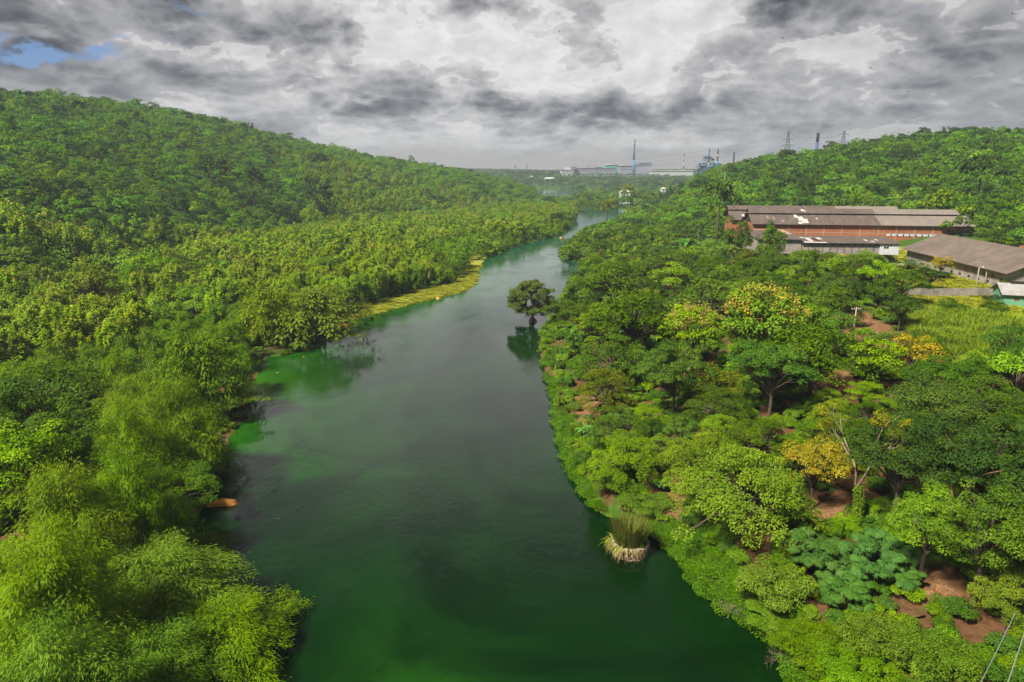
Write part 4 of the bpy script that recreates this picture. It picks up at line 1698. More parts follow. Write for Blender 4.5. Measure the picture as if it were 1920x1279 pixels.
# ------------------------------------------------------------------ factory on the horizon
YFAC = 2400.0
fm = {'lav': pmat('hazy_grey_wall', (.27, .27, .33), .9, noise=.02, col2=(.21, .21, .27)), 'wht': pmat('factory_white', (.42, .42, .43), .8),
      'grn': pmat('factory_green', (.05, .30, .20), .8), 'roof': pmat('factory_roof', (.16, .13, .14), .9), 'blu': pmat('factory_blue', (.04, .09, .16), .7),
      'sky': pmat('chimney_blue', (.03, .18, .34), .7), 'blk': pmat('black_paint', (.015, .015, .018), .8), 'cream': pmat('cream_paint', (.55, .48, .42), .8),
      'red': pmat('red_paint', (.34, .08, .05), .7)}


def fac(name, label, px0, px1, pyt, pyb, Y, wall, roof, depth=60, extras=(), band=True, cat='factory building'):
    a, b_ = pos(px0, pyb, Y), pos(px1, pyt, Y)
    g = min(H1(a[0], Y), a[2]) - 2
    root = empty(name, (a[0], Y, g))
    tag(root, label, cat)
    w, h = b_[0] - a[0], b_[2] - g
    b = MB()
    b.box(0, w, 0, depth, -3, h)
    b.build('wall', wall, root)
    b = MB()
    b.box(-2, w + 2, -2, depth + 2, h + .02, h + 1.6)
    b.build('roof', roof, root)
    if band:
        b = MB()
        b.box(2, w - 2, -.4, .5, h * .62, h * .72)
        b.build('window', fm['roof'], root)
    for (q0, q1, t0, t1, mt) in extras:
        b = MB()
        u0, u1 = (q0 - px0) / (px1 - px0) * w, (q1 - px0) / (px1 - px0) * w
        z0_, z1_ = pos(q0, t1, Y)[2] - g, pos(q0, t0, Y)[2] - g
        b.box(u0, u1, 3, depth * .6, max(z0_, h + 1.65), z1_)
        b.build('rooftop_unit', mt, root)
    FOOT.append((a[0], Y, 0, w, depth))
    return root


fac('factory_hall', 'low white walled factory hall at the left end of the far plant', 1052, 1076, 319, 326, YFAC, fm['wht'], fm['lav'], extras=((1060, 1070, 314, 318, fm['cream']), (1072, 1081, 312.5, 317, fm['roof'])))
fac('factory_hall', 'long grey lavender factory hall left of the green block on the horizon', 1077, 1154, 316, 326, YFAC + 30, fm['lav'], fm['roof'], extras=((1100, 1108, 311.5, 316, fm['lav']), (1118, 1130, 313, 316, fm['blu'])))
fac('factory_hall', 'green factory block on the horizon left of the tall blue chimney', 1138, 1160, 309.5, 322, YFAC + 100, fm['grn'], fm['cream'], extras=((1138, 1144, 308, 309.5, fm['cream']), (1150, 1156, 306.5, 309.5, fm['lav'])), band=False)
fac('factory_hall', 'grey factory hall just left of the foot of the tall blue chimney', 1162, 1190, 311.5, 323, YFAC, fm['lav'], fm['roof'], extras=((1164, 1171, 309, 311.5, fm['cream']),))
fb = fac('factory_hall', 'tall grey factory block with blue domed vents right of the tall blue chimney', 1190, 1222, 309, 321, YFAC, fm['lav'], fm['lav'], extras=((1192, 1200, 306, 309, fm['lav']),), band=False)
for i in range(6):
    b = MB()
    x = (10 + i * 3.6) / 32 * 58
    b.tube([(x + 3, 4, 0), (x + 3, 30, 0)], 3.4, 12)
    o = b.build('domed_vent', fm['blu'], fb)
    o.location = (0, 0, pos(1200, 308, YFAC)[2] - fb.location[2] + 1.5)
fac('factory_hall', 'long low white factory wing right of the tall blue chimney', 1222, 1300, 320.5, 323.5, YFAC - 40, fm['wht'], fm['cream'], extras=((1262, 1300, 319, 320.5, fm['roof']),), band=False)


def chimney(px, pyt, pyb, Y, rb, rt, bands, label, name='chimney'):
    """bands: list of (fraction from, to, material)"""
    p, t = pos(px, pyb, Y), pos(px, pyt, Y)
    g = min(H1(p[0], Y), p[2]) - 1
    root = empty(name, (p[0], Y, g))
    tag(root, label, 'chimney')
    Ht = t[2] - g
    for i, (f0, f1, mt) in enumerate(bands):
        r0, r1 = rb + (rt - rb) * f0, rb + (rt - rb) * f1
        b = MB()
        b.tube([(0, 0, Ht * f0 - (4 if i == 0 else 0)), (0, 0, Ht * f1)], [r0, r1], 14)
        b.build('shaft' if i == 0 else 'painted_band', mt, root, True)


chimney(1187.5, 262, 325, YFAC - 60, 4.6, 2.4, [(0, .45, fm['sky']), (.45, .83, fm['blu']), (.83, .875, fm['blk']), (.875, .91, fm['cream']), (.91, .95, fm['blk']), (.95, .965, fm['cream']), (.965, 1, fm['blk'])], 'tall slender blue chimney with black and cream top bands, highest on the horizon')
chimney(1281, 288, 325, YFAC, 1.6, 1.2, [(0, .3, fm['cream']), (.3, .45, fm['blk']), (.45, .6, fm['cream']), (.6, .72, fm['blk']), (.72, .84, fm['cream']), (.84, 1, fm['blk'])], 'thin black and cream banded mast alone right of the factory')
YP = 1500.0
chimney(1329, 279, 300, YP, 1.1, .9, [(0, .3, fm['cream']), (.3, .5, fm['red']), (.5, .65, fm['cream']), (.65, .93, fm['blk']), (.93, 1, fm['blk'])], 'thin dark stack rising from the blue process plant')
chimney(1345, 280, 304, YP, 1.7, 1.4, [(0, .72, fm['sky']), (.72, .83, fm['blk']), (.83, .87, fm['cream']), (.87, 1, fm['blk'])], 'short blue stack with black top right of the process plant')
chimney(1375.5, 285, 304, YP, 1.6, 1.6, [(0, .6, fm['red']), (.6, 1, fm['blk'])], 'small red stack with dark top on the hill shoulder')
chimney(1531, 249, 282, 1100, 3.0, 2.2, [(0, .82, fm['blu']), (.82, 1, fm['blk'])], 'dark blue chimney rising behind the right hill between two pylons')
# the process plant: stacked decks of pipework
pp = pos(1312, 315, YP)
pg = pp[2] - 12
plant_root = empty('process_plant', (pp[0], YP, pg))
tag(plant_root, 'blue and white tower of pipework decks on the horizon below two stacks', 'industrial plant')
rp = np.random.default_rng(3)
for (q0, q1, t0, t1, mt, nm) in ((1312, 1352, 306, 316, fm['blu'], 'base_block'), (1319, 1340, 298, 306, fm['lav'], 'deck'), (1321, 1333, 293, 298, fm['blu'], 'deck'), (1333, 1338, 296, 301, fm['red'], 'vessel'),
                                 (1340, 1352, 302, 306, fm['wht'], 'deck'), (1305, 1320, 310, 316, fm['lav'], 'deck')):
    b = MB()
    u0, u1 = pos(q0, 310, YP)[0] - pp[0], pos(q1, 310, YP)[0] - pp[0]
    z1_, z0_ = pos(q0, t0, YP)[2] - pg, pos(q0, t1, YP)[2] - pg
    b.box(u0, u1, 0, 14, z0_ - (14 if nm == 'base_block' else 0) + .02, z1_)
    b.build(nm, mt, plant_root)
for k in range(26):
    b = MB()
    x = rp.uniform(-6, 45)
    zb_ = rp.uniform(8, 20)
    b.box(x, x + rp.uniform(1, 4), -1.5, -.2, zb_, zb_ + rp.uniform(1, 3.5))
    b.build('pipework', fm['wht'] if k % 2 else fm['sky'], plant_root)


def pylon(px, pyt, pyb, Y, label, mat=None, arms=3, w0=None, cat='pylon', th=None):
    mat = mat or M['pylonsteel']
    p, t = pos(px, pyb, Y), pos(px, pyt, Y)
    g = min(H1(p[0], Y), p[2])
    root = empty('transmission_pylon', (p[0], Y, g))
    tag(root, label, cat)
    Ht = t[2] - g
    hb = w0 or Ht * .09
    th = th or Y / FPX * .34
    f = lambda s: hb * (1 - s) ** 1.1 + Ht * .012
    leg = MB()
    n = 9
    zs_ = [Ht * (1 - (1 - i / n) ** 1.15) for i in range(n + 1)]
    for sx in (-1, 1):
        for sy in (-1, 1):
            leg.tube([(sx * f(z / Ht), sy * f(z / Ht), z) for z in [-1] + zs_[1:]], th, 4)
    leg.build('leg_frame', mat, root)
    br = MB()
    for i in range(n):
        za, zb_ = max(zs_[i], 0), zs_[i + 1]
        fa, fb_ = f(za / Ht), f(zb_ / Ht)
        for (p0, p1) in (((-1, -1), (1, -1)), ((1, -1), (1, 1)), ((1, 1), (-1, 1)), ((-1, 1), (-1, -1))):
            br.tube([(p0[0] * fa, p0[1] * fa, za), (p1[0] * fb_, p1[1] * fb_, zb_)], th * .6, 4)
            br.tube([(p1[0] * fa, p1[1] * fa, za), (p0[0] * fb_, p0[1] * fb_, zb_)], th * .6, 4)
    br.build('bracing', mat, root)
    for i in range(arms):
        z = Ht * (.93 - i * .125)
        al = Ht * (.10 + .018 * i)
        b = MB()
        for s in (-1, 1):
            b.tube([(0, 0, z + Ht * .03), (s * al, 0, z)], th * .7, 4)
            b.tube([(0, 0, z - Ht * .005), (s * al, 0, z)], th * .7, 4)
            b.tube([(s * al, 0, z), (s * al, 0, z - Ht * .035)], th * .8, 4)
        b.build('cross_arm', mat, root)
    return [np.array([p[0] + s * Ht * (.10 + .018 * i), Y, g + Ht * (.93 - i * .125 - .035)]) for i in range(arms) for s in (-1, 1)]


Y1, Y2 = 1000.0, 1030.0
e1 = pylon(1474, 245, 300, Y1, 'large steel lattice pylon on the hill left of the dark chimney', arms=3)
e2 = pylon(1578, 245, 290, Y2 + 120, 'smaller steel lattice pylon on the hill right of the dark chimney')
e3 = pylon(1188, 312, 352, 1450, 'slim pale lattice pylon standing before the tall blue chimney', arms=3, th=.22)
e4 = pylon(1069, 325, 345, 1700, 'short pale lattice pylon by the far lake shore', arms=0, th=.25)
pylon(966, 309, 320, 3000, 'tiny pylon on the horizon left, further left of two', th=.6, w0=3)
pylon(988, 308, 320, 3000, 'tiny pylon on the horizon left, right one of two', th=.6, w0=3)


def wire(name, a, b_, sag, rad, label=None, cat='cable', group=None, n=14):
    pts = []
    for i in range(n + 1):
        t = i / n
        p = a * (1 - t) + b_ * t
        pts.append((p[0], p[1], p[2] - 4 * sag * t * (1 - t)))
    m = MB()
    m.tube(pts, rad, 4)
    o = m.build(name, fm['blk'], None)
    tag(o, label, cat, group)
    return o


for a, b_ in zip(e1, e2):
    wire('power_line', a, b_, 2.5, .055, 'power line strung between the two pylons on the right hill', 'power line', 'power lines between the hill pylons')
for a in e1:
    wire('power_line', a, np.array([a[0] - 210, 1650, 62 + (a[2] - e1[0][2])]), 8, .05, 'power line sagging leftwards from the large hill pylon', 'power line', 'power lines leaving the large pylon to the left')


def utility_pole(px, pyb, pyt, label, arm=1.2, name='utility_pole', mat='wood', off=0, lamp=0):
    x, y, g = hit(px, pyb)
    zt = z_at(px, pyt, y)
    root = empty(name, (x, y, g), .1)
    tag(root, label, 'street lamp' if lamp else 'utility pole')
    b = MB()
    b.tube([(0, 0, -.6), (0, 0, zt - g)], [.15, .11], 8)
    b.build('pole', M[mat], root, True)
    b = MB()
    if lamp:
        b.tube([(0, 0, zt - g - .2), (lamp * .8, 0, zt - g + .05), (lamp * 1.9, 0, zt - g + .1)], .05, 6)
        b.build('arm', M['metal'], root)
        b = MB()
        b.tube([(lamp * 1.7, 0, zt - g + .1), (lamp * 2.0, 0, zt - g + .12), (lamp * 2.7, 0, zt - g + .02)], [.08, .19, .10], 8)
        b.build('lamp_head', M['lampglass'], root)
    else:
        b.box(-arm, arm, -.06, .06, zt - g - .45, zt - g - .3)
        b.build('cross_arm', M[mat], root)
        b = MB()
        for s in (-.9, -.35, .35, .9):
            b.tube([(s * arm, 0, zt - g - .3), (s * arm, 0, zt - g - .12)], .05, 6)
        b.build('insulators', M['lampglass'], root)
    OCC.append((x, y, 1.2))


utility_pole(1597, 648, 576, 'weathered pole with wide crossarm on the bare brown slope', 1.0, mat='poleconc')
utility_pole(1827, 556, 502, 'lamp post with lit-looking white head before the grey warehouse, left of two', name='street_lamp', mat='poleconc', lamp=.5)
utility_pole(1846, 534, 505, 'lamp post with arm close to the grey warehouse wall, right of two', name='street_lamp', mat='poleconc', lamp=1.0)
utility_pole(1356, 372, 322, 'thin tall mast standing among trees at the foot of the right hill', .6, name='mast', mat='metal')
utility_pole(1429, 466, 422, 'dark wooden pole by the left end of the lean-to roof', .5)
utility_pole(1306, 490, 440, 'slim dark pole in front of the pale roofed shed', .5)

# two guy cables dropping out of the picture at the lower right
a = pos(1905, 1140, 30)
wire('cable', pos(1903, 1150, 38), pos(1812, 1330, 30), .2, .022, 'thin pale cable slanting through the lower right corner, left one of two')
wire('cable', pos(1925, 1175, 34), pos(1872, 1330, 29), .1, .025, 'thin pale cable at the lower right corner, right one of two')
for o in bpy.data.objects:
    if o.name.startswith('cable'):
        o.data.materials[0] = M['metal']


# ------------------------------------------------------------------ things in the river
def stone_pier():
    c = at(1187, 1052, 0)
    x, y = float(c[0]), float(c[1]) + 2.2
    root = empty('stone_pier', (x, y, 0))
    tag(root, 'old round masonry pier in the water overgrown with long yellow-green grass', 'pier')
    r = np.random.default_rng(5)
    b = MB()
    Rr = 2.1
    for j in range(5):
        for i in range(26):
            a = 2 * pi * (i + .5 * (j % 2)) / 26 + r.uniform(-.03, .03)
            cx, cyy, cz = Rr * cos(a), Rr * sin(a), -.15 + j * .34
            s = r.uniform(.16, .22)
            nx, ny = cos(a), sin(a)
            vs = []
            for dx, dy, dz in ((-1, -1, -1), (1, -1, -1), (1, 1, -1), (-1, 1, -1), (-1, -1, 1), (1, -1, 1), (1, 1, 1), (-1, 1, 1)):
                u, v, w = dx * s * r.uniform(.75, 1.2), dy * s * r.uniform(.7, 1.3), dz * s * r.uniform(.7, 1.1)
                vs.append((cx + nx * v - ny * u, cyy + ny * v + nx * u, cz + w))
            b.add(vs, [(0, 3, 2, 1), (4, 5, 6, 7), (0, 1, 5, 4), (1, 2, 6, 5), (2, 3, 7, 6), (3, 0, 4, 7)])
    b.build('stones', pmat('river_stone', (.42, .32, .24), .9, noise=1.2, col2=(.20, .13, .09)), root)
    b = MB()
    b.tube([(0, 0, -2.5), (0, 0, 1.35)], [Rr - .02, Rr - .08], 20)
    b.build('core', pmat('dark_mortar', (.07, .055, .045), .95, noise=2), root)
    gp = make_grass(11, 'grass', 1300, 3.0, .042, 1.75, .75, 4.2, .3)[0][1]
    link('grass_tuft', gp, root, (-.15, -.1, 1.15))
    gp = make_grass(14, 'grass', 260, 1.7, .04, 1.8, 2.2, 1.6, .35)[0][1]
    link('drooping_grass', gp, root, (-.7, .1, 1.25))
    gp = make_grass(12, 'straw', 200, 1.8, .04, 1.9, 2.6, 1.0)[0][1]
    link('dry_grass', gp, root, (-.4, -.2, 1.2))
    me = make_shrub(5, 0, 'creeper', 1.5, 1.0)[0][1]
    link('leafy_weed', me, root, (.9, -1.0, 1.2))


def sand_rock(px, py, s, label, seed, sx=1.0, name='river_rock', rz=0.3, flat=.28):
    r = np.random.default_rng(seed)
    c = at(px, py, 0)
    n, m_ = 22, 9
    V = []
    for j in range(m_ + 1):
        ph = pi / 2 * j / m_
        for i in range(n):
            a = 2 * pi * i / n
            k = 1 + .22 * sin(2 * a + seed) + .16 * sin(3 * a + 1.3 * seed) + .06 * r.normal() * (j < m_)
            V.append((cos(a) * cos(ph) * k * s * sx, sin(a) * cos(ph) * k * s * .55, s * flat * sin(ph) * (1 + .25 * sin(a + seed)) - .12))
    F = []
    for j in range(m_):
        for i in range(n):
            F.append((j * n + i, j * n + (i + 1) % n, (j + 1) * n + (i + 1) % n, (j + 1) * n + i))
    me = np_mesh(name, V, F, None, [M['sandrock']], smooth=False)
    o = link(name, me, None, (c[0], c[1], 0), (0, 0, rz))
    tag(o, label, 'rock')
    return o


M['sandrock'] = pmat('ochre_rock', (.80, .36, .07), .85, noise=2.2, col2=(.52, .22, .05), bump=.6)
stone_pier()
sand_rock(417, 945, 1.7, 'large flat ochre rock standing alone in the water near the left bank', 3, 1.15, rz=.35, flat=.5)
sand_rock(393, 954, .55, 'small tail of ochre rock at the left tip of the large flat rock', 4, 1.5, rz=.6, flat=.12)
sand_rock(354, 962, 1.1, 'ochre rock half under the leaves at the left bank', 5, .8, flat=.7)
sand_rock(520, 945 - 246, .5, 'tiny rock breaking the water near the left bank shallows', 6)
sand_rock(568, 669, .5, 'pale stone in the shallows below the big olive bamboo', 8)
sand_rock(520, 972, .45, 'dark snag just above the water right of the ochre rock', 9).data.materials[0] = M['bark']
sand_rock(648, 612, 1.6, 'brown boulder at the water edge by the grassy bank', 10, .9, flat=.5)
sand_rock(822, 560, 1.2, 'reddish boulder on the edge of the grassy bank', 11, .9, flat=.5)
sand_rock(938, 468, 2.2, 'ochre rock at the waterline below the far bamboos', 12, .8, flat=.5)
sand_rock(1052, 446, 1.4, 'pale rock at the waterline near the river bend', 13, .8, flat=.5)
#@@PART3
# ------------------------------------------------------------------ plants with a place of their own
TREE = []
A = anchor
# lone tree in the river
def lone_tree():
    c = at(998, 603, 0)
    r = np.random.default_rng(21)
    w, h = 16.5, 12.8
    root = empty('river_tree', (c[0], c[1], 0))
    tag(root, 'round dark tree standing alone in the river on its red roots', 'tree')
    Lv = Leaves()
    ends = []
    for k in range(150):
        d = rand_dir(1, r)[0]
        d[2] = d[2] if d[2] > -.85 else -d[2]
        d /= np.linalg.norm(d)
        q = r.uniform(.62, .95)
        c_ = np.array([d[0] * w / 2 * q * .93, d[1] * w / 2 * q * .93, 6.9 + d[2] * 5.9 * q])
        cr = r.uniform(.7, 1.35)
        b0 = r.uniform(0, .5)
        leaf_ball(Lv, r, c_, (cr, cr, cr * .7), int(150 * cr), .42, .24, .6, b0, b0 + .45, -.4)
        ends.append(c_)
    link('crown', Lv.mesh('crown', [M['lone']]), root)
    b = MB()
    b.tube([(0, 0, -1), (.05, 0, .8), (.2, 0, 2.2), (.3, 0, 3.6)], [.75, .5, .38, .34], 9)
    b.tube([(.1, 0, 1.6), (-1.2, .2, 3.6), (-2.6, .2, 5.4)], [.30, .22, .12], 7)
    for e in ends:
        s0 = np.array([.3, 0, 3.4]) if e[0] > -1.2 else np.array([-1.8, .2, 4.3])
        m = s0 * .45 + e * .55 + np.array([0, 0, .25])
        b.tube([s0, m, e], [.17, .10, .03], 5, cap=False)
    b.build('trunk', M['bark'], root, True)
    b = MB()
    for k in range(16):
        a = 2 * pi * k / 16 + r.uniform(-.1, .1)
        q = r.uniform(1.0, 1.9)
        b.tube([(.25 * cos(a), .25 * sin(a), 1.3), (.8 * cos(a), .8 * sin(a), .8), (q * cos(a), q * sin(a), -.4)], [.16, .13, .08], 5)
    b.build('roots', M['redbark'], root, True)
    OCC.append((c[0], c[1], 8))


M['lone'] = leaf_mat('dark_waxy_leaf', (0.040, 0.085, 0.012), (0.130, 0.165, 0.030), (0.30, 0.26, 0.07))
lone_tree()

ANCH = [
    # left bank
    ('bamboo_olive', 585, 575, 215, 'largest olive green bamboo clump hanging over the left bank by the shallows'),
    ('bamboo_olive', 500, 560, 130, 'olive green bamboo clump left of the largest overhanging one'),
    ('bamboo', 905, 455, 75, 'bright bamboo clump on the left bank where the river narrows'),
    ('bamboo_olive', 968, 437, 82, 'yellowish bamboo clump reaching over the narrow part of the river'),
    ('dark', 1050, 412, 52, 'dark rounded tree on the left bank at the river bend'),
    ('bamboo', 1010, 425, 48, 'small bamboo clump just before the river bend'),
    ('bamboo', 435, 665, 120, 'bamboo clump above the shallow inlet on the left bank'),
    ('bamboo', 370, 640, 170, 'broad bright bamboo clump inland of the shallow inlet'),
    ('bamboo_olive', 335, 745, 190, 'feathery olive bamboo clump in the middle of the left bank'),
    ('bamboo_olive', 245, 735, 150, 'feathery yellow bamboo clump further from the water on the left bank'),
    ('bamboo', 365, 835, 130, 'bamboo clump hanging over the water below the shallow inlet'),
    ('bamboo', 235, 800, 170, 'bright bamboo clump behind the ochre rock, up the slope'),
    ('light', 440, 770, 95, 'low bushy tree leaning over the water on the left bank'),
    ('broad', 60, 810, 210, 'broadleaf tree at the left edge above the foreground bamboos'),
    ('rain', 95, 690, 210, 'flat crowned dark tree at the left edge'),
    ('rain_olive', 165, 500, 170, 'tall dark olive tree with flat tiers on the left slope'),
    ('dark', 395, 315, 50, 'dark bushy tree at the upper rim of the teak plantation'),
    ('dark', 590, 365, 56, 'dark tree standing out of the plantation'),
    ('dark', 475, 345, 60, 'dark conical tree standing out of the teak plantation'),
    ('dark', 600, 305, 34, 'dark tree on the far hillside above the plantation'),
    # skyline trees
    ('dark', 498, 236, 34, 'tallest dark tree on the left skyline'),
    ('dark', 575, 256, 18, 'slim dark tree alone on the left skyline'),
    ('dark', 378, 204, 14, 'small dark tree on the left skyline, right of the crest'),
    ('dark', 365, 204, 16, 'dark tree on the left skyline beside a smaller one'),
    ('dark', 548, 254, 11, 'smallest dark tree on the left skyline'),
    ('dark', 85, 165, 16, 'dark tree on the highest crest at the far left'),
    ('dark', 662, 268, 14, 'dark tree on the lower left skyline'),
    ('dark', 700, 283, 12, 'small tree on the lower left skyline'),
    ('dark', 463, 225, 10, 'little pointed tree on the left skyline'),
    # foreground bamboo, lower left
    ('bamboo', 432, 1215, 290, 'foreground bamboo clump leaning furthest out over the river at the bottom'),
    ('bamboo', 425, 1150, 150, 'rounded bamboo clump behind the one leaning furthest out'),
    ('bamboo', 300, 1130, 330, 'large foreground bamboo clump between the bottom left ones'),
    ('bamboo', 90, 1060, 330, 'large fresh green bamboo clump at the left edge of the foreground'),
    ('bamboo', 110, 1230, 330, 'foreground bamboo clump in the bottom left corner'),
    ('bamboo', 300, 1270, 300, 'foreground bamboo clump cut by the bottom edge'),
    ('bamboo_olive', 120, 930, 250, 'tall feathery bamboo clump above the foreground ones at the left'),
    ('broad', 320, 960, 190, 'leafy tree among bamboos beside the ochre rock'),
    ('bamboo', 240, 890, 200, 'bamboo clump uphill of the leafy tree by the ochre rock'),
    ('bamboo', 375, 1045, 130, 'slender bamboo clump with a branch reaching over the water'),
    ('light', 30, 905, 200, 'bright leafy tree at the left edge between the bamboos'),
    # right bank, far to near
    ('light', 1068, 470, 50, 'bright bush-like tree at the water where the right bank juts out'),
    ('rain', 1160, 480, 150, 'dark umbrella tree right of the small inlet'),
    ('rain', 1255, 470, 120, 'dark umbrella tree behind the first one on the right bank'),
    ('rain', 1190, 545, 210, 'wide umbrella tree with flat tiers close to the right bank'),
    ('rain_light', 1130, 580, 120, 'lighter flat topped tree at the right bank near the lone river tree'),
    ('rain_light', 1260, 500, 110, 'bright flat topped tree among the dark umbrella trees'),
    ('rain', 1330, 530, 170, 'dark umbrella tree below the reeds on the right'),
    ('rain', 1420, 570, 210, 'big dark umbrella tree behind the cream flowering trees'),
    ('rain', 1530, 620, 230, 'huge dark umbrella tree sloping towards the bare brown ground'),
    ('golden', 1300, 625, 105, 'tree covered in cream flower heads, left of two'),
    ('golden', 1432, 612, 150, 'larger tree covered in cream flower heads, right of two'),
    ('rain', 1150, 640, 150, 'dull green tree inland of the overhanging bushes on the right bank'),
    ('rain_olive', 1135, 705, 145, 'olive flat tiered tree on the right bank above the banana plants'),
    ('broad', 1265, 700, 120, 'leafy green tree in the middle of the right bank'),
    ('rain_olive', 1345, 690, 130, 'olive brown tiered tree near the middle of the right wood'),
    ('broad', 1450, 695, 130, 'rounded green tree left of the bare clearing'),
    ('rain', 1350, 735, 130, 'low dark tiered tree right of the leafy one'),
    ('rain_light', 1175, 830, 150, 'light green tree with drooping tiers close to the right waterline'),
    ('rain_light', 1320, 830, 190, 'pale green tiered tree in the near right wood'),
    ('rain_light', 1400, 865, 270, 'largest pale green tiered tree in front of the red earth'),
    ('rain', 1560, 800, 170, 'dark tiered tree behind the yellow leaved tree'),
    ('yellow', 1525, 880, 125, 'bushy golden yellow tree in the near right wood'),
    ('rain', 1840, 720, 210, 'wide dark umbrella tree below the tall grass at the right'),
    ('rain', 1900, 790, 180, 'dark flat crowned tree at the right edge'),
    ('yellow', 1718, 672, 80, 'yellowing tree just left of the reddish cut bank'),
    ('light', 1640, 675, 90, 'fresh green feathery tree beside the yellowing one'),
    ('broad', 1750, 790, 170, 'dark green tree with glossy rosettes in the right wood'),
    ('dark', 1690, 870, 170, 'very dark tree right of the bare branches'),
    ('broad', 1760, 715, 110, 'deep green tree above the glossy one'),
    ('dark', 1830, 880, 190, 'dark tree behind the broken dead trunk'),
    ('light', 1740, 990, 150, 'pale leafy tree in front of the bare branches at the right'),
    ('broad', 1850, 1010, 190, 'leafy tree with drooping sprays near the right edge'),
    ('rain_light', 1905, 1080, 150, 'bright tiered tree cut by the lower right edge'),
    ('broad', 1905, 930, 150, 'leafy tree at the right edge above the bright one'),
    ('cassava', 1540, 1030, 150, 'bluish green large leaved bush on the red slope, left one'),
    ('cassava', 1650, 1040, 160, 'bluish green large leaved bush on the red slope, right one'),
    ('cassava', 1690, 1090, 90, 'small bluish leaved bush below the right large leaved one'),
    ('cassava', 1590, 1110, 110, 'bluish leaved bush lowest on the red slope'),
    ('cassava', 1240, 905, 50, 'small bluish leaved bush under the pale tiered trees'),
    ('bigshrub', 1450, 1100, 150, 'large fern-like bush on the creeper covered bank'),
    ('bigshrub', 1150, 900, 90, 'round bush at the right waterline below the drooping tree'),
    ('bigshrub', 1210, 945, 110, 'leafy bush on the bank just above the masonry pier'),
    ('bigshrub', 1450, 1180, 120, 'bright bush at the water edge below the fern-like one'),
    ('bigshrub', 1520, 1225, 160, 'bright yellow green bush at the lower right waterline'),
    ('bigshrub', 1640, 1200, 150, 'leafy bush in the lower right undergrowth'),
    ('bigshrub', 1760, 1230, 160, 'leafy bush by the bottom edge at the right'),
    ('bigshrub', 1600, 1265, 140, 'yellow green bush touching the bottom edge'),
    ('banana', 1170, 765, 62, 'banana plant with long leaves beside the near red patch'),
    ('banana', 1070, 615, 50, 'banana plant on the waterline behind the lone river tree'),
    ('banana', 1085, 590, 40, 'small banana plant up the bank from the lone river tree'),
    ('banana', 1285, 448, 46, 'pale banana plants among the far trees on the right bank'),
    ('banana', 1262, 462, 36, 'smaller banana plant left of the pale ones'),
    ('banana', 1105, 800, 40, 'young banana plant near the right waterline'),
    ('banana', 1110, 780, 36, 'tiny banana plant between bush and red patch'),
    ('palm', 1188, 410, 52, 'coconut palm with drooping fronds above the right bank, larger of two'),
    ('palm', 1112, 428, 30, 'slim coconut palm beside the narrow water at the bend'),
    ('palm', 1620, 372, 24, 'coconut palm on the wooded slope behind the brick warehouse'),
    ('palm', 1640, 380, 22, 'second coconut palm behind the brick warehouse roof'),
    ('palm', 1200, 372, 20, 'small coconut palm in the wood beyond the bend'),
    ('palm', 1098, 468, 22, 'dark little palm behind the juts of the right bank'),
    ('dark', 1090, 352, 16, 'darkest tree at the tip of the wooded point'),
    ('olive', 1140, 350, 36, 'brownish crowned tree on the wooded point beyond the bend'),
    ('olive', 1178, 360, 32, 'pale brown crowned tree right of another on the wooded point'),
    ('golden', 1184, 400, 26, 'yellowish tree beside the bend water'),
    ('broad', 1386, 438, 58, 'bushy green tree hiding the left corner of the brick warehouse', 252),
    ('broad', 1350, 372, 60, 'green tree behind the left gable of the brick warehouse', 360),
    ('rain', 1450, 470, 60, 'small spreading tree in front of the lean-to building', 240),
    ('rain', 1400, 475, 55, 'small spreading tree left of another before the lean-to', 238),
    ('rain_light', 1620, 478, 70, 'bright spreading tree in front of the whitewashed room', 236),
    ('rain', 1600, 500, 90, 'spreading tree with visible dark limbs before the lean-to building', 215),
    ('rain', 1700, 510, 90, 'spreading tree before the left corner of the grey warehouse', 205),
    ('yellow', 1765, 498, 45, 'thin yellowish tree against the grey warehouse wall', 196),
    ('dark', 1745, 530, 70, 'dark round tree beside the boundary wall', 176),
    ('dark', 1856, 580, 34, 'dark conical bush at the right end of the boundary wall', 156),
    ('broad', 1877, 540, 22, 'vine covered column-like tree beside the green house', 163),
    ('dark', 1690, 578, 60, 'dark vine draped tree below the boundary wall'),
    ('broad', 1560, 548, 60, 'dark leafy tree above the bare brown slope'),
    ('broad', 1650, 552, 60, 'leafy tree between brown slope and boundary wall'),
    ('broad', 1440, 472, 56, 'dense green tree covering the grey wall left of the lean-to roof step', 246),
    ('rain_light', 1492, 476, 50, 'small bright spreading tree by the step of the lean-to roofs', 244),
    ('dark', 1840, 330, 75, 'dark bulging tree crown on the near ridge at the right'),
    ('rain_light', 1780, 360, 100, 'bright spreading tree on the near ridge at the right'),
    ('golden', 1685, 400, 44, 'yellowish flowering tree behind the brick warehouse', 372),
]
for it in ANCH:
    zs = 1.0
    if it[0] in ('bamboo', 'bamboo_olive') and it[1] < 320 and it[2] < 950:
        zs = 1.15
    if it[0] == 'dark' and it[2] < 300 and it[3] < 20:
        zs = 1.3
    A(*it, zs=zs)


